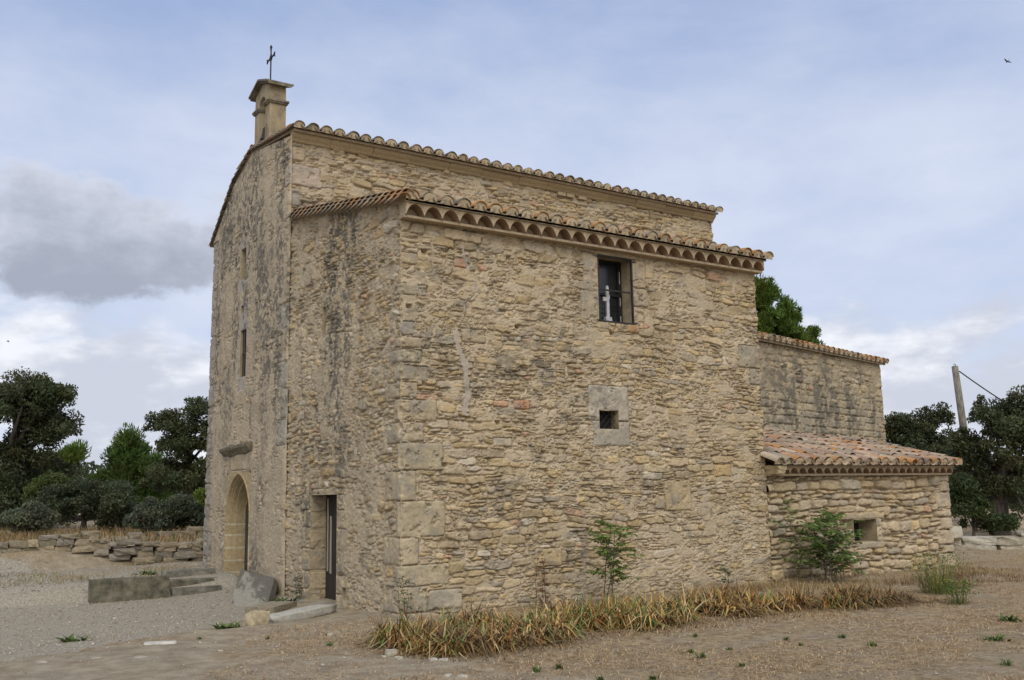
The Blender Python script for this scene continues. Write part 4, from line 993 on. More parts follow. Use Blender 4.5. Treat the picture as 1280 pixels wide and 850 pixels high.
# forecourt pieces
def slab_lean():
    zA = -.14
    BL, BR = onz(288, 756, zA), onz(330, 771, zA)
    TL, TR = onx(301, 711, -.16), onx(343, 722, -.10)
    BL[2] -= .03; BR[2] -= .03
    o = np.array(((BL+BR)/2)); mb = MB(); n = 26
    nrm = np.cross(BR-BL, TL-BL); nrm /= np.linalg.norm(nrm)
    if nrm[0] > 0: nrm = -nrm
    th = .13; V = []; 
    for k in (0, 1):
        for i in range(n+1):
            for j in range(n+1):
                u, v = i/n, j/n; q = (BL*(1-u)+BR*u)*(1-v)+(TL*(1-u)+TR*u)*v
                e = .008*(vnoise(np.array([u*5+9*k]), np.array([v*5.]), 4)[0]-.5)
                q = q-nrm*th*k+nrm*e
                if j == n: q = q+np.array((0, 0, .04*(vnoise(np.array([u*4.]), np.array([3.]), 9)[0]-.6)-.03*(i == 0)))
                V.append(q-o)
    m_ = (n+1)**2; F = []
    for i in range(n):
        for j in range(n):
            a = i*(n+1)+j; F += [(a, a+n+1, a+n+2, a+1), (m_+a, m_+a+1, m_+a+n+2, m_+a+n+1)]
    bd = [i*(n+1) for i in range(n+1)]+[n*(n+1)+j for j in range(1, n+1)]+[i*(n+1)+n for i in range(n-1, -1, -1)]+[j for j in range(n-1, 0, -1)]
    for a, b_ in zip(bd, bd[1:]+bd[:1]): F.append((a, b_, m_+b_, m_+a))
    Q_ = np.array([(i/n, j/n) for k in (0, 1) for i in range(n+1) for j in range(n+1)]); st_ = sst(fbm(Q_[:, 0]*5, Q_[:, 1]*4, 21, 5, .6)+.18*(Q_[:, 1]-.5), .44, .62)[:, None]
    mb.add(V, F, np.array((.27, .25, .205))*(1-st_)+np.array((.125, .115, .095))*st_); ob = mb.build('leaning_slab', M['rock'], None, smooth=False, cols=True); ob.location = o
    tag(ob, 'large grey stone slab leaning against the wall between the two doors', 'stone slab')
M['slab'] = mat_noise('slab', (.085, .08, .068), (.25, .235, .195), 5, bump=.5, bdist=.02, c3=(.16, .15, .125))
slab_lean()
A_, B_ = onz(342, 783, -.12), onz(420, 770, -.12); mid = (A_+B_)/2; L_ = float(np.linalg.norm(B_-A_)); aa = math.atan2(B_[1]-A_[1], B_[0]-A_[0])
def flat_slab():
    V, F = rock(L_, .34, .12, np.random.default_rng(41), 10, .05, .03, .3); V[:, 2] += V[:, 0]/L_*.05
    V = rz(V, aa); o = mesh_from('flat_slab', V, F, M['rock'], None, np.tile((.38, .365, .325), (len(V), 1)), True); o.location = (mid[0]-.05, mid[1]+.20, gz(mid[0], mid[1])-.005)
    tag(o, 'long pale flat slab lying tilted before the small side door', 'stone slab')
flat_slab()
q = onz(322, 786, -.1); stone_thing('rounded_block', 'pale rounded cream block at the end of the flat slab', 'stone', (q[0]+.02, q[1]+.12, gz(q[0], q[1])-.05), .27, .22, .215, 42, .2, (.37, .31, .205), rnd=.5, rough=.15, n=9)
q = onz(338, 764, -.1); stone_thing('step_block', 'brown worn step stone between leaning slab and flat slab', 'stone', (q[0]+.1, q[1]+.2, gz(q[0], q[1])-.05), .80, .45, .17, 43, .75, (.25, .215, .16), rnd=.08, rough=.05, n=8)
stone_thing('footing_stone', 'small rough stone wedged under the flat slab near the door', 'stone', (mid[0]+.35, mid[1]+.55, gz(mid[0], mid[1])-.03), .36, .24, .12, 44, .3, (.35, .30, .21))
# low mossy block wall and steps
def low_block():
    A, B = onz(113, 753, -.13), onz(211, 746, -.13); h = .39
    o0 = A.copy(); d = (B-A)[:2]; Ln = float(np.linalg.norm(d)); a = math.atan2(d[1], d[0])
    V, F = rock(Ln, .24, h+.1, np.random.default_rng(51), 14, .03, .014, 0); V[:, 0] += Ln/2; V[:, 1] += .12; V[:, 2] -= .1
    V = rz(V, a); o = mesh_from('low_block_wall', V, F, M['mossy'], None, None, False); o.location = (A[0], A[1], -.13)
    tag(o, 'low long mossy concrete block beside the steps', 'low wall')
low_block()
def steps():
    A, B = onz(213, 746, -.13), onz(266, 742, -.13); t_ = thing('stone_steps', 'three dark worn stone steps up to the terrace beside the chapel', 'steps', (A[0], A[1], -.13))
    d = (B-A)[:2]; a = math.atan2(d[1], d[0]); Ln = float(np.linalg.norm(d))+.15
    for k in range(3):
        V, F = rock(Ln, .42, .15, np.random.default_rng(60+k), 10, .04, .02, 0); V[:, 0] += Ln/2-.02+.03*k; V[:, 0] += .10; V[:, 1] += .36+.27*k; V[:, 2] += .145*k-.02
        mesh_from('step', rz(V, a), F, M['slab'], t_, None, False)
    V, F = rock(Ln, 1.0, .30, np.random.default_rng(66), 5, .03, .01, 0); V[:, 0] += Ln/2; V[:, 1] += .85; V[:, 2] -= .05
    mesh_from('footing', rz(V, a), F, M['mossy'], t_)
steps()

# ------------------------------------------------------------------ leaves and blades
def quads(P, A, B, jit=0.0):
    """leaf quads: centres P, half axes A (length) and B (width): a pointed lozenge"""
    n = len(P); V = np.stack([P-A, P+B-A*.1, P+A, P-B-A*.1], 1).reshape(-1, 3); F = np.arange(4*n).reshape(n, 4); return V, F
def unit(v): return v/(np.linalg.norm(v, axis=-1, keepdims=True)+1e-9)
def clump_leaves(rng, C, R, n, size, pine=False, flat=.8):
    d = unit(rng.normal(size=(n, 3))); r = R*(rng.random(n)**.45)[:, None]; P = C+d*r*np.array((1, 1, flat))
    if pine:
        A = unit(d+np.array((0, 0, .7))+.4*rng.normal(size=(n, 3)))*size*rng.uniform(.9, 1.6, (n, 1)); B = unit(np.cross(A, rng.normal(size=(n, 3))))*size*.28
    else:
        A = unit(rng.normal(size=(n, 3))+d*.5+np.array((0, 0, .25)))*size*rng.uniform(.5, 1.25, (n, 1)); B = unit(np.cross(A, rng.normal(size=(n, 3))*.8+np.array((0, 0, 1.0))))*size*.42
    return P, A, B
def tree(name, label, cat, group, base, trunk_h, lobes, col, seed, size=.10, nclump=90, per=170, pine=False, cr=.5, trunk_r=.2, gap=.0):
    """lobes: list of (dx,dy,dz,rx,ry,rz) ellipsoids that make up the crown, relative to base"""
    rg_ = np.random.default_rng(seed); base = np.asarray(base, float); t_ = thing(name, label, cat, tuple(base), group)
    vol = np.array([l[3]*l[4]*l[5] for l in lobes]); vol = vol**.75; pk = rg_.choice(len(lobes), nclump, p=vol/vol.sum())
    Ps, As, Bs, Cs = [], [], [], []; cents = []
    for k in pk:
        l = lobes[k]; d = unit(rg_.normal(size=3)); d[2] = abs(d[2])*.9 if rg_.random() < .65 else d[2]; ragged = .62+.75*vnoise(np.array([math.atan2(d[1], d[0])*1.9+k*7]), np.array([d[2]*2.6+k*3]), seed)[0]
        spray = rg_.random() < .28
        c = np.array(l[:3])+d*np.array(l[3:])*min(1.10, (rg_.random()**.33)*.95*ragged if not spray else ragged*rg_.uniform(.88, 1.02))
        R = cr*(rg_.uniform(.5, 1.2) if not spray else rg_.uniform(.28, .5)); n = int(per*(R/cr)**1.6); n = int(n*1.9); P, A, B = clump_leaves(rg_, c, R, n, size*.72, pine, .95 if pine else .72)
        Ps.append(P); As.append(A); Bs.append(B); cents.append(c)
        cc = np.asarray(col)*rg_.uniform(.70, 1.35)*np.array((rg_.uniform(.88, 1.15), 1, rg_.uniform(.85, 1.1)))
        Cs.append(cc[None]*rg_.uniform(.75, 1.3, (n, 1)))
    V, F = quads(np.concatenate(Ps), np.concatenate(As), np.concatenate(Bs)); cl = np.repeat(np.concatenate(Cs), 4, 0)
    mesh_from('crown', V, F, M['leaf'], t_, cl)
    mb = MB(); zc = np.mean([l[2] for l in lobes]); tip = np.array((np.mean([l[0] for l in lobes])*.6, np.mean([l[1] for l in lobes])*.6, zc))
    fork = np.array((tip[0]*.3, tip[1]*.3, trunk_h))
    mb.tube([(0, 0, -.3), fork*np.array((.5, .5, .5)), fork, tip], [trunk_r*1.2, trunk_r*.95, trunk_r*.8, trunk_r*.35], 8)
    for c in [cents[i] for i in rg_.choice(len(cents), min(16, len(cents)), replace=False)]:
        s = fork+(tip-fork)*rg_.random()*.7; m_ = (s+c)/2+np.array((0, 0, .15*np.linalg.norm(c-s)))*(-.4)+rg_.normal(size=3)*.12
        mb.tube([s, m_, c], [trunk_r*.42, trunk_r*.25, trunk_r*.08], 5)
    mb.build('trunk', M['bark'], t_, cols=False, smooth=True)
    return t_
def foot(px, D): 
    p = at(px, 640, D); return np.array((p[0], p[1], float(gz(p[0], p[1]))))
def sz(px, D): return px*D/FPX
def crown_at(base, D, specs):
    """specs: (px, py, rpx, rpy) of a lobe seen from the road, at distance D"""
    out = []
    for (px, py, a, b) in specs:
        c = at(px, py, D)-base; ra = sz(a, D); rb = sz(b, D); out.append((c[0], c[1], c[2], ra, ra*1.0, rb))
    return out
OAK = (.066, .078, .036); OAK2 = (.072, .086, .038); PINE = (.085, .130, .024); PINE2 = (.078, .125, .028); OLIVE = (.105, .120, .080); YEL = (.14, .18, .03)
D = 33; b = foot(12, D); tree('holm_oak', 'big dark holm oak at the far left, taller than the pines beside it', 'tree', 'trees round the chapel', b, 1.8, crown_at(b, D, [(5, 520, 62, 55), (55, 545, 42, 42), (40, 500, 45, 30), (-60, 540, 60, 70), (20, 595, 62, 50), (30, 630, 50, 34), (75, 510, 18, 16)]), OAK, 101, .10, 235, 190, cr=.50, trunk_r=.28)
D = 40; b = foot(72, D); tree('pine', 'bright green pine half hidden behind the big left oak', 'tree', 'trees round the chapel', b, 1.5, crown_at(b, D, [(70, 600, 30, 38), (92, 572, 14, 16), (60, 630, 34, 25)]), PINE, 102, .13, 120, 150, True, cr=.5)
D = 42; b = foot(163, D); tree('pine', 'bright green pine between the bushes and the oak beside the chapel front', 'tree', 'trees round the chapel', b, 1.5, crown_at(b, D, [(158, 580, 26, 34), (150, 612, 36, 30), (185, 590, 22, 34), (158, 556, 14, 16), (185, 630, 25, 30)]), PINE2, 103, .13, 150, 150, True, cr=.5)
D = 36; b = foot(235, D); tree('holm_oak', 'dark holm oak rising just left of the chapel front', 'tree', 'trees round the chapel', b, 1.8, crown_at(b, D, [(232, 560, 34, 48), (205, 535, 20, 22), (248, 520, 22, 24), (225, 610, 40, 40), (270, 560, 26, 40), (196, 512, 8, 7)]), OAK2, 104, .095, 150, 170, cr=.42, trunk_r=.2)
D = 50; b = foot(110, D); tree('holm_oak', 'olive green oak far behind the left bushes, between the two pines', 'tree', 'trees round the chapel', b, 1.5, crown_at(b, D, [(110, 612, 26, 20), (122, 630, 30, 20)]), (.075, .085, .035), 105, .13, 60, 140, cr=.5)
D = 28; b = foot(105, D); tree('evergreen_bush', 'broad dark evergreen bush in the middle of the left bushes', 'bush', 'bushes on the terrace', b, .4, crown_at(b, D, [(95, 632, 40, 30), (130, 628, 34, 30), (60, 648, 26, 18), (150, 645, 24, 20)]), (.066, .080, .042), 111, .075, 130, 200, cr=.36, trunk_r=.09)
for i, (px, py, a, bb, D, cc, lab) in enumerate(((35, 650, 24, 16, 25.5, OLIVE, 'grey green olive bush at the foot of the big left oak'), (186, 648, 18, 18, 25.5, OLIVE, 'grey green olive bush right of the broad dark bush'), (228, 644, 22, 22, 26, (.07, .085, .05), 'grey green olive bush nearest the chapel front'), (252, 640, 14, 24, 27.5, YEL, 'yellow green bush peeping out beside the chapel corner'), (62, 618, 26, 22, 31, (.075, .105, .03), 'lighter green bush below the left pine'))):
    b = foot(px, D); tree('olive_bush' if i < 3 else 'green_bush', lab, 'bush', 'bushes on the terrace', b, .25, crown_at(b, D, [(px, py, a, bb), (px+a*.6, py+bb*.3, a*.7, bb*.7), (px-a*.6, py+bb*.1, a*.6, bb*.6), (px+a*.2, py-bb*.6, a*.5, bb*.7)]), cc, 120+i, .065, 85, 170, cr=.26, trunk_r=.05)
# right
D = 41; b = foot(1150, D); tree('holm_oak', 'dark holm oak behind the annex roof, left of the pole', 'tree', 'trees round the chapel', b, 1.5, crown_at(b, D, [(1150, 575, 46, 55), (1165, 535, 26, 28), (1125, 535, 20, 20), (1180, 600, 40, 50)]), OAK2, 131, .11, 150, 170, cr=.5)
D = 34; b = foot(1248, D); tree('holm_oak', 'big spreading dark holm oak right of the pole', 'tree', 'trees round the chapel', b, 1.6, crown_at(b, D, [(1250, 560, 52, 60), (1290, 535, 45, 60), (1240, 510, 15, 17), (1215, 575, 22, 50), (1260, 615, 50, 42), (1330, 560, 50, 70)]), OAK, 132, .10, 240, 190, cr=.48, trunk_r=.3)
D = 31; b = foot(1214, D); tree('green_bush', 'green bush under the big right oak behind the stone row', 'bush', 'bushes on the terrace', b, .25, crown_at(b, D, [(1214, 640, 22, 20), (1245, 655, 16, 10), (1200, 615, 12, 20)]), (.055, .078, .028), 133, .085, 60, 150, cr=.36, trunk_r=.06)
D = 36; b = foot(968, D); tree('pine', 'bright green pine whose top shows above the choir roof', 'tree', 'trees round the chapel', b, 5, crown_at(b, D, [(950, 374, 11, 26), (964, 372, 10, 24), (978, 388, 10, 18), (992, 398, 9, 16), (940, 372, 10, 30), (958, 412, 30, 22), (990, 420, 20, 14)]), (.085, .135, .022), 134, .12, 150, 110, True, cr=.34)
D = 38; b = foot(1014, D); tree('pine', 'small pine tip right of the larger pine above the choir roof', 'tree', 'trees round the chapel', b, 5, crown_at(b, D, [(1017, 416, 6, 8), (1010, 430, 12, 10)]), (.085, .13, .024), 135, .10, 30, 90, True, cr=.24)

def far_wood():
    rg_ = np.random.default_rng(150); Ps, As, Bs, Cs = [], [], [], []
    for k in range(900):
        a = rad(rg_.uniform(-45, 190)); R = rg_.uniform(66, 92); x, y = CAM[0]+R*math.cos(a), CAM[1]+R*math.sin(a)
        c = np.array((x, y, gz(x, y)+3.4*rg_.random()**1.5*(.5+fbm(np.array([a*9]), np.array([2.]), 5, 3)[0]))); n = 120; P, A, B = clump_leaves(rg_, c, rg_.uniform(1.5, 2.6), n, .42)
        Ps.append(P); As.append(A); Bs.append(B); Cs.append(np.array((.055, .07, .032))[None]*rg_.uniform(.7, 1.5)*rg_.uniform(.8, 1.25, (n, 1)))
    V, F = quads(np.concatenate(Ps), np.concatenate(As), np.concatenate(Bs))
    tag(mesh_from('far_wood', V, F, M['leaf'], None, np.repeat(np.concatenate(Cs), 4, 0)), 'dark evergreen wood closing the view behind the nearer trees', 'wood', kind='stuff')
far_wood()

# --- blades
def blades(P, Ht, W_, lean, col, seg=2):
    """tapered bent strips. P (n,3) roots, Ht heights, W_ widths, lean (n,2) tip offsets, col (n,3)"""
    n = len(P); side = unit(np.stack([-lean[:, 1], lean[:, 0], np.zeros(n)], -1)+1e-4); rows = []
    for k in range(seg+1):
        t = k/seg; c = P+np.stack([lean[:, 0]*t**1.8, lean[:, 1]*t**1.8, Ht*(t-.28*t*t*(np.linalg.norm(lean, axis=1)/Ht))], -1); w = (W_*(1-t**1.6)*.5+.0008)[:, None]
        rows += [c-side*w, c+side*w]
    V = np.stack(rows, 1).reshape(-1, 3); m_ = 2*(seg+1); base = (np.arange(n)*m_)[:, None]
    F = np.concatenate([base+np.array([2*k, 2*k+1, 2*k+3, 2*k+2])[None] for k in range(seg)], 0)
    return V, F, np.repeat(col, m_, 0)
def scatter(rng, n, x0, x1, y0, y1): return rng.uniform(x0, x1, n), rng.uniform(y0, y1, n)
def in_chapel(x, y): return ((x > -.12) & (x < 7.8) & (y > -.1) & (y < 9.5)) | ((x > 7) & (x < 13.5) & (y > -.1) & (y < 9.5))
IR_F = np.array([(-1.45, -1.9), (-1.42, -2.7), (-1.25, -3.5), (-.5, -3.55), (.25, -3.45), (1.0, -3.37), (2.0, -3.3), (3.0, -3.22), (4.7, -3.15), (5.4, -3.6), (6.8, -3.75)])
def iris_bed():
    rg_ = np.random.default_rng(200); n = 24000
    x = rg_.uniform(-1.5, 6.7, n); front = np.interp(x, IR_F[2:, 0], IR_F[2:, 1]); wid = np.interp(x, [-1.5, -1, 0, 2, 4, 5.4, 6.7], [1.25, 1.7, 1.45, 1.5, 1.3, 1.2, .9])
    y = front+.35*(fbm(x*1.7, x*0, 6, 3)-.5)+wid*rg_.random(n)
    keep = (fbm(x*1.6, y*2.2, 7, 3) > .36+.10*rg_.random(n)) & (y > -3.6+np.clip(-1.15-x, 0, 1)*2.2)
    x, y = x[keep], y[keep]; n = len(x); P = np.stack([x, y, gz(x, y)-.01], -1)
    pt = fbm(x*1.1, y*1.3, 8, 3); r_ = rg_.random(n)
    fan = rg_.uniform(0, 2*math.pi, n); ln = rg_.uniform(.08, .40, n); lean = np.stack([np.cos(fan)*ln, np.sin(fan)*ln], -1)
    Ht = rg_.uniform(.12, .42, n)*(.55+.85*fbm(x*2.3, y*2.3, 27, 3))*np.interp(x, [-1.5, 0, 3, 5.2, 6.7], [1.0, 1.0, 1.05, .95, .8]); Wd = np.where(rg_.random(n) < .45, rg_.uniform(.022, .044, n), rg_.uniform(.010, .024, n))
    straw = np.array((.43, .265, .085)); brown = np.array((.29, .125, .04)); pale = np.array((.52, .40, .21)); green = np.array((.125, .185, .05)); dk = np.array((.11, .055, .03))
    C = np.where((r_ < .28)[:, None], straw, np.where((r_ < .48)[:, None], brown, np.where((r_ < .58)[:, None], pale, np.where((r_ < .88+.8*(pt[:]-.5))[:, None], green, dk))))
    C = C*rg_.uniform(.65, 1.2, (n, 1))
    dkz = sst(fbm(x*1.3+5, y*1.5, 9, 3), .56, .66)[:, None]; dkz = np.maximum(dkz, .9*sst(x+.8*(fbm(x*2, y*2, 10, 2)-.5), 4.9, 5.6)[:, None]); C = C*(1-dkz*.75)+np.array((.13, .075, .045))*dkz*.75
    # dead leaves fold right over
    V, F, CC = blades(P, Ht, Wd, lean, C, 4)
    CC = CC.reshape(n, 10, 3); tipm = (rg_.random(n) < .36)[:, None]*(1-.8*dkz)
    for k_ in range(10):
        w_ = tipm*(0, .05, .2, .5, .75)[k_//2]; CC[:, k_] = CC[:, k_]*(1-w_)+np.array((.50, .39, .215))*w_
    CC = CC.reshape(-1, 3)
    Vr = V.reshape(n, 10, 3); fold = rg_.random(n) < .72; d = unit(np.concatenate([lean, np.zeros((n, 1))], 1))
    fa = rg_.uniform(.6, 1.6, n)[:, None]*(Ht/.27)[:, None]
    for k, drop, out in ((6, .065, .03), (8, .20, .065)):
        for q_ in (k, k+1): Vr[fold, q_, 2] -= (drop*fa[fold])[:, 0]; Vr[fold, q_] += d[fold]*out
    zz = gz(Vr[..., 0], Vr[..., 1])+.005; Vr[..., 2] = np.maximum(Vr[..., 2], zz+rg_.uniform(0, .03, n)[:, None])
    # litter of dead thatch under the leaves
    m2 = 9500; x2 = rg_.uniform(-1.7, 7.4, m2); f2 = np.interp(x2, IR_F[2:, 0], IR_F[2:, 1]); y2 = f2-.55*rg_.random(m2)**2+.2+1.9*rg_.random(m2)**1.6-.35*fbm(x2*2, x2*0, 61, 3); k2 = (y2 > -4.1+np.clip(-1.2-x2, 0, 1)*2.2); x2, y2 = x2[k2], y2[k2]; m2 = len(x2)
    ang_ = rg_.uniform(0, 6.3, m2); l2 = rg_.uniform(.04, .14, m2); V2, F2, C2 = blades(np.stack([x2, y2, gz(x2, y2)], -1), rg_.uniform(.01, .08, m2), rg_.uniform(.003, .010, m2), np.stack([np.cos(ang_)*l2, np.sin(ang_)*l2], -1), np.where((rg_.random(m2) < .5)[:, None], np.array((.20, .115, .055)), np.array((.34, .25, .14)))*rg_.uniform(.5, 1.3, (m2, 1)), 4)
    V = np.concatenate([Vr.reshape(-1, 3), V2]); F = np.concatenate([F, F2+len(Vr)*10]); CC = np.concatenate([CC, C2])
    tag(mesh_from('iris_bed', V, F, M['blade'], None, CC), 'bed of withered straw brown iris leaves along the aisle wall', 'plant bed', kind='stuff')
iris_bed()
def dry_grass():
    rg_ = np.random.default_rng(210); Vs, Fs, Cs = [], [], []; off = 0
    def put(x, y, h, w, lean_, col):
        nonlocal off
        n = len(x); a = rg_.uniform(0, 6.283, n); l = lean_*rg_.uniform(.3, 1.2, n)*h; V, F, C = blades(np.stack([x, y, gz(x, y)-.005], -1), h, w, np.stack([np.cos(a)*l, np.sin(a)*l], -1), col, 2)
        Vs.append(V); Fs.append(F+off); Cs.append(C); off += len(V)
    straw = np.array((.33, .235, .12)); tan_ = np.array((.26, .175, .09)); pale = np.array((.42, .335, .21)); grn = np.array((.12, .15, .045))
    def cols(n, pg=.03):
        r_ = rg_.random(n); c = np.where((r_ < .4)[:, None], straw, np.where((r_ < .7)[:, None], tan_, pale)); c = np.where((rg_.random(n) < pg)[:, None], grn, c); return c*rg_.uniform(.7, 1.2, (n, 1))
    # mown stubble in the foreground and right
    x, y = scatter(rg_, 330000, -4.5, 17, -9.5, .4); m_ = fbm(x*1.1, y*1.1, 15, 5, .6); bare = sst(-x+.3*y, 1.2, 3.2)
    k = (m_-.35*bare > rg_.uniform(.34, .60, len(x))) & ~in_chapel(x, y); x, y = x[k], y[k]; n = len(x)
    put(x, y, rg_.uniform(.010, .042, n)*(.6+.9*fbm(x*2, y*2, 28, 2)), rg_.uniform(.003, .007, n), 2.2, cols(n, .03)*np.array((1.22, 1.15, 1.18)))
    # longer dry tufts along the wall foot, by the annex and at the corner
    x, y = scatter(rg_, 15000, 4.6, 13.3, -3.0, -.12); k = (fbm(x*1.1, y*1.3, 16, 3) > .44+.12*rg_.random(len(x))); x, y = x[k], y[k]; n = len(x)
    rus = sst(fbm(x*1.0, y*1.0, 26, 3), .48, .60)[:, None]; put(x, y, rg_.uniform(.04, .26, n)*np.interp(x, [5, 7, 10, 12, 13.3], [.6, .9, 1.1, .6, .35])*np.interp(y, [-3, -1.6, -.1], [.4, .8, 1.1]), rg_.uniform(.003, .006, n), 1.0, cols(n, .10)*(1-rus)+rus*np.array((.17, .095, .05))*rg_.uniform(.5, 1.4, (n, 1)))
    # tall dry grass on the terrace behind the ruined wall
    x, y = scatter(rg_, 26000, -9.5, 4.5, 11.5, 21); k = fbm(x*.6, y*.6, 17, 3) > .36+.12*rg_.random(len(x)); x, y = x[k], y[k]; n = len(x)
    put(x, y, rg_.uniform(.08, .40, n), rg_.uniform(.007, .014, n), .8, cols(n, .22)*np.array((.92, .85, .82)))
    x, y = scatter(rg_, 5000, -8.5, -.4, 7.2, 11.2); k = fbm(x*.9, y*.9, 18, 3) > .50; x, y = x[k], y[k]; n = len(x); put(x, y, rg_.uniform(.03, .12, n), rg_.uniform(.005, .010, n), .8, cols(n, .4))
    x, y = scatter(rg_, 9000, 13.4, 24, -6, 8); k = fbm(x*.6, y*.6, 19, 3) > .48; x, y = x[k], y[k]; n = len(x); put(x, y, rg_.uniform(.015, .06, n), rg_.uniform(.006, .012, n), .8, cols(n, .12))
    tag(mesh_from('dry_grass', np.concatenate(Vs), np.concatenate(Fs), M['blade'], None, np.concatenate(Cs)), 'sparse straw coloured dry grass over the bare ground', 'grass', kind='stuff')
dry_grass()
def gravel():
    rg_ = np.random.default_rng(220); n = 36000; x = rg_.uniform(-8.5, -.1, n); y = rg_.uniform(-2.2, 10.8, n)
    edge = np.interp(x, [-30, -8, -5.1, -4.3, -3.3, -2.2, -1.4, -.9, 0], [-2, -.9, -.45, -.4, .35, 1.15, 2.3, 3.0, 3.4]); k = (y-edge+.6*(fbm(x*.8, y*.8, 9, 4)-.5) > rg_.normal(.1, .22, n)); x, y = x[k], y[k]
    x2 = rg_.uniform(-5.5, 14, 2600); y2 = rg_.uniform(-8, .2, 2600)[:]; k = ~in_chapel(x2, y2); x = np.concatenate([x, x2[k]]); y = np.concatenate([y, y2[k]]); n = len(x)
    s = rg_.gamma(1.8, .0036, n)+.004; s = np.minimum(s, .034)
    T = np.array([(1, 0, 0), (-1, 0, 0), (0, 1, 0), (0, -1, 0), (0, 0, .6), (0, 0, -.6)], float)
    V = T[None]*rg_.uniform(.65, 1.35, (n, 6, 1))*s[:, None, None]*rg_.uniform(.7, 1.3, (n, 1, 3)); a = rg_.uniform(0, 6.3, n); ca, sa = np.cos(a)[:, None], np.sin(a)[:, None]
    V = np.stack([V[..., 0]*ca-V[..., 1]*sa, V[..., 0]*sa+V[..., 1]*ca, V[..., 2]], -1)+np.stack([x, y, gz(x, y)+s*.25], -1)[:, None]
    f = np.array([(0, 2, 4), (2, 1, 4), (1, 3, 4), (3, 0, 4), (2, 0, 5), (1, 2, 5), (3, 1, 5), (0, 3, 5)]); F = (np.arange(n)*6)[:, None, None]+f[None]
    pal = np.array([(.335, .30, .245), (.385, .35, .29), (.30, .265, .21), (.42, .385, .32), (.34, .285, .21)]); C = pal[rg_.integers(0, 5, n)]*rg_.uniform(.75, 1.15, (n, 1))
    tag(mesh_from('gravel', V.reshape(-1, 3), F.reshape(-1, 3), M['rock'], None, np.repeat(C, 6, 0)), 'grey gravel spread before the chapel doors', 'gravel', kind='stuff')
gravel()

# --- single plants
def weed(px, py, h, seed, name='weed', z=-.05):
    p = onz(px, py, z); rg_ = np.random.default_rng(seed); n = 34; a = rg_.uniform(0, 6.3, n); r_ = rg_.random(n)*h*1.1
    P = np.stack([np.cos(a)*r_*.6, np.sin(a)*r_*.6, np.zeros(n)], -1); a2 = rg_.uniform(0, 6.3, n); l = h*rg_.uniform(.3, .9, n)
    V, F, C = blades(P, h*rg_.uniform(.5, 1.1, n), h*rg_.uniform(.10, .22, n), np.stack([np.cos(a2)*l, np.sin(a2)*l], -1), np.array((.075, .11, .03))*rg_.uniform(.6, 1.4, (n, 1)), 2)
    o = mesh_from(name, V, F, M['blade'], None, C); o.location = (p[0], p[1], float(gz(p[0], p[1]))-.005)
    return o
spots = [(869, 797, .06), (878, 821, .08), (912, 812, .05), (984, 800, .06), (1001, 808, .05), (1053, 798, .07), (1092, 810, .08), (670, 839, .07), (699, 835, .08), (750, 848, .06), (817, 847, .07), (1258, 832, .08), (250, 800, .05), (335, 800, .05), (412, 808, .07), (862, 815, .06), (927, 832, .05), (410, 795, .05)]
for i, (px, py, h) in enumerate(spots): tag(weed(px, py, h, 300+i), 'tiny green weed rosette on the trodden dry ground', 'weed', 'weeds on the trodden ground')
for i, (px, py, h, lab) in enumerate(((93, 800, .10, 'green grass tuft at the lower left where gravel meets dirt'), (283, 785, .10, 'green grass tuft on the gravel left of the rounded block'), (184, 717, .12, 'green grass tuft on the terrace behind the mossy block'), (1263, 776, .10, 'flat green grass patch at the right picture edge'), (1246, 801, .08, 'thin green grass patch in front of the right grass patch'), (350, 752, .16, 'grass tuft growing at the foot of the leaning slab'), (256, 712, .14, 'green tuft at the foot of the far chapel corner'))):
    o = weed(px, py, h, 340+i, 'grass_tuft', .22 if i == 2 else -.05); tag(o, lab, 'grass tuft', 'green grass tufts')
    o.scale = (2.6, 2.2, 1)
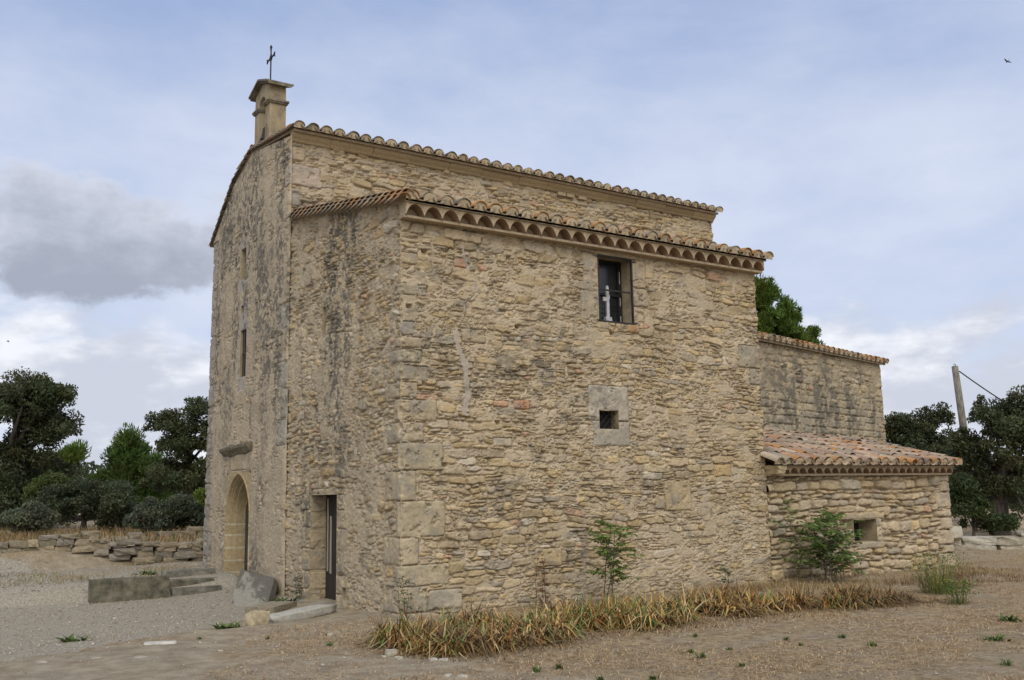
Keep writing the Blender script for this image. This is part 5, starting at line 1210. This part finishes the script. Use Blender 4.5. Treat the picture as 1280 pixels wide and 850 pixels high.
def sapling(name, label, base, h, seed, stems, leaf, col, spread, cat='sapling', npin=7, pairs=7, bare=.25, stemcol=(.16, .12, .07)):
    rg_ = np.random.default_rng(seed); t_ = thing(name, label, cat, tuple(base)); mb = MB(); Ps, As, Bs = [], [], []
    for s in range(stems):
        a = rg_.uniform(0, 6.3); tilt = rg_.uniform(.06, .34)*spread; hh = h*rg_.uniform(.75, 1.0) if s else h
        ox, oy = rg_.normal(0, .018*stems, 2); pts = [np.array((ox+math.cos(a)*tilt*hh*t**1.5+rg_.normal()*.01, oy*.6+math.sin(a)*tilt*hh*t**1.5, hh*t)) for t in np.linspace(0, 1, 7)]; mb.tube(pts, np.linspace(.0075, .0025, 7)*(h/1.0)**.5, 5)
        for k in range(npin):
            t = bare+(1-bare)*(k+rg_.random()*.6)/npin; q = np.array([np.interp(t, np.linspace(0, 1, 7), [p_[c] for p_ in pts]) for c in range(3)])
            az = k*2.4+rg_.normal()*.4; L = h*.34*rg_.uniform(.6, 1.1)*spread; d = np.array((math.cos(az), math.sin(az), rg_.uniform(.35, 1.3))); d /= np.linalg.norm(d)
            e = [q+d*L*u-np.array((0, 0, .35*L*u*u)) for u in np.linspace(0, 1, 5)]; mb.tube(e, np.linspace(.004, .0015, 5), 4)
            for j in range(pairs):
                u = .15+.85*(j+.5)/pairs; c = q+d*L*u-np.array((0, 0, .35*L*u*u)); sd = unit(np.cross(d, (0, 0, 1)))
                for sg in (-1, 1):
                    A = unit(sd*sg+d*.5+np.array((0, 0, -.45))+rg_.normal(size=3)*.25)*leaf*rg_.uniform(.7, 1.2); Ps.append(c+A); As.append(A); Bs.append(unit(np.cross(A, rg_.normal(size=3)*.4+np.array((0, 0, 1))))*leaf*.36)
    mb.build('stem', M['blade'], t_, cols=False).data.materials[0] = M['bark']
    V, F = quads(np.array(Ps), np.array(As), np.array(Bs)); mesh_from('foliage', V, F, M['leaf'], t_, np.repeat(np.asarray(col)[None]*rg_.uniform(.65, 1.4, (len(Ps), 1)), 4, 0))
    return t_
G = lambda x, y: np.array((x, y, float(gz(x, y))))
sapling('sapling', 'thin airy sapling with pinnate leaves against the middle of the aisle wall', G(3.15, -.75), 1.25, 401, 4, .056, (.14, .21, .05), 1.1, npin=10, pairs=9)
sapling('sapling', 'leafy young sapling before the annex window', G(8.45, -.75), 1.30, 402, 12, .062, (.125, .19, .05), 1.65, npin=9, pairs=10, bare=.15)
sapling('weed_plant', 'small green weed at the wall foot between the two saplings', G(6.0, -.5), .42, 403, 3, .035, (.06, .095, .03), 1.1, 'weed', 5, 4)
sapling('weed_plant', 'climbing weed on the nearest corner of the aisle', G(-.12, -.35), .60, 404, 3, .030, (.075, .11, .03), .5, 'weed', 7, 3)
sapling('weed_plant', 'dead russet weed stalk left of the airy sapling', G(2.15, -.55), .78, 405, 4, .022, (.24, .115, .055), .42, 'weed', 12, 6, bare=.05)
sapling('weed_plant', 'green creeper at the foot of the left jamb of the side door', np.array((-.08, 3.62, float(gz(-.08, 3.62)))), .42, 406, 3, .03, (.05, .08, .022), .5, 'weed', 6, 3, bare=.05)
def fennel(label, base, h, seed, n=420, yel=.35):
    rg_ = np.random.default_rng(seed); t_ = thing('fennel', label, 'wild fennel', tuple(base), 'wild fennel by the annex'); a = rg_.uniform(0, 6.3, n); r_ = .34*h*np.sqrt(rg_.random(n))
    P = np.stack([np.cos(a)*r_, np.sin(a)*r_, np.zeros(n)], -1); l = h*rg_.uniform(.1, .7, n); a2 = a+rg_.normal(0, .6, n)
    c = np.where((rg_.random(n) < yel)[:, None], np.array((.24, .22, .06)), np.array((.095, .125, .045)))*rg_.uniform(.7, 1.3, (n, 1)); V, F, C = blades(P, h*rg_.uniform(.2, .95, n), .004+0*l, np.stack([np.cos(a2)*l, np.sin(a2)*l], -1), c, 3)
    mesh_from('stem', V, F, M['blade'], t_, C)
    m_ = 500; q = rg_.integers(0, n, m_); tt = rg_.uniform(.5, 1, m_); hh = (h*rg_.uniform(.4, 1.0, m_)); C_ = np.stack([P[q, 0]+np.cos(a2[q])*l[q]*tt**1.8, P[q, 1]+np.sin(a2[q])*l[q]*tt**1.8, hh*.85], -1)
    A = unit(rg_.normal(size=(m_, 3)))*.022; B = unit(np.cross(A, rg_.normal(size=(m_, 3))))*.008; V, F = quads(C_, A, B); mesh_from('foliage', V, F, M['leaf'], t_, np.repeat(np.where((rg_.random(m_) < yel)[:, None], np.array((.30, .30, .04)), np.array((.08, .125, .03))), 4, 0))
fennel('bushy yellow green fennel clump beside the annex corner', G(8.05, -3.1), .75, 411)
fennel('thin fennel stems standing in front of the bushy fennel clump', G(7.0, -4.1), .42, 412, 120, .2)
# loose stones on the ground
loose = [(489, 821, .16, .09, (.42, .38, .31)), (541, 827, .14, .04, (.43, .40, .34)), (554, 827, .12, .035, (.43, .40, .34)), (560, 845, .10, .03, (.43, .40, .34)), (579, 846, .11, .03, (.43, .40, .34)), (498, 826, .10, .05, (.42, .39, .33)), (463, 811, .07, .04, (.42, .39, .33)), (480, 823, .06, .03, (.42, .39, .33)), (413, 795, .13, .05, (.42, .38, .31)), (176, 824, .15, .02, (.38, .35, .30)), (120, 824, .13, .02, (.36, .34, .29)), (52, 829, .15, .02, (.38, .35, .30)), (275, 815, .07, .03, (.4, .36, .29))]
for i, (px, py, w_, h_, c_) in enumerate(loose):
    p = onz(px, py, -.05); stone_thing('loose_stone', 'small pale loose stone lying on the trodden ground', 'stone', (p[0], p[1], float(gz(p[0], p[1]))-.01), w_*.8, w_*.55, h_*.8, 500+i, i*1.3, c_, 'small loose stones', n=4, rough=.08)
p = onz(200, 806, -.05); stone_thing('loose_stone', 'flat white slab of stone on the dirt at the gravel edge', 'stone', (p[0], p[1], float(gz(p[0], p[1]))-.01), .34, .14, .035, 520, -.3, (.46, .44, .40), n=6, rnd=.3)

# --- pole and wire, birds
def pole():
    top, mid_ = at(1193.5, 458, 38.5), at(1203, 525, 38.7); d = (mid_-top)/(mid_[2]-top[2]); base = top+d*(gz(top[0], top[1])-top[2])
    t_ = thing('utility_pole', 'leaning grey utility pole standing in front of the dark oaks', 'utility pole', tuple(base)); mb = MB()
    mb.tube([base-base-np.array((0, 0, .3)), (top-base)*.5, top-base], [.17, .15, .122], 14); mb.build('shaft', M['pole'], t_, cols=False, smooth=True)
    c = MB(); q = top-base; c.tube([q+(-.06, 0, -.02), q+(-.05, 0, .09), q+(.05, 0, .09), q+(.06, 0, -.02)], .014, 6); c.build('hook', M['iron'], t_, cols=False)
    w_ = MB(); a = at(1199, 464, 38.4)-base; e = at(1330, 545, 38.0)-base; pts = []
    for u in np.linspace(0, 1, 14): pts.append(a+(e-a)*u-np.array((0, 0, .25*4*u*(1-u)*.5)))
    w_.tube(pts, .024, 6); w_.build('wire', M['wire'], t_, cols=False)
pole()
def bird(label, P, s, seed, a):
    t_ = thing('bird', label, 'bird', tuple(P), 'birds in the sky'); b_ = MB()
    b_.tube([(-.10, 0, 0), (-.05, 0, .0), (.02, 0, 0), (.07, 0, .005), (.10, 0, .005)], [.004, .016, .022, .016, .003], 8)
    body = b_.build('body', M['bird'], t_, cols=False, smooth=True)
    for sg in (-1, 1):
        V = [(.04, sg*.015, .01), (-.03, sg*.015, .008), (.05, sg*.09, .05), (-.02, sg*.08, .05), (-.01, sg*.17, .04), (-.05, sg*.19, .035)]; V = V+[(x, y, z+.006) for x, y, z in V]
        mesh_from('wing', V, [(0, 1, 3, 2), (2, 3, 5, 4), (6, 8, 9, 7), (8, 10, 11, 9), (0, 2, 8, 6), (2, 4, 10, 8), (1, 7, 9, 3), (3, 9, 11, 5), (4, 5, 11, 10), (0, 6, 7, 1)], M['bird'], t_)
    V = [(-.09, 0, 0), (-.17, .03, 0), (-.13, 0, 0), (-.17, -.03, 0)]; V = V+[(x, y, z+.005) for x, y, z in V]
    mesh_from('tail', V, [(0, 3, 2, 1), (4, 5, 6, 7), (0, 1, 5, 4), (1, 2, 6, 5), (2, 3, 7, 6), (3, 0, 4, 7)], M['bird'], t_)
    t_.scale = (s, s, s); t_.rotation_euler = (.5, .2, a)
bird('dark swallow flying high above the trees at upper right', at(1259, 77, 45), 1.0, 1, 1.2)
bird('distant speck of a bird low in the sky above the left oak', at(10, 427, 70), 1.1, 2, .3)
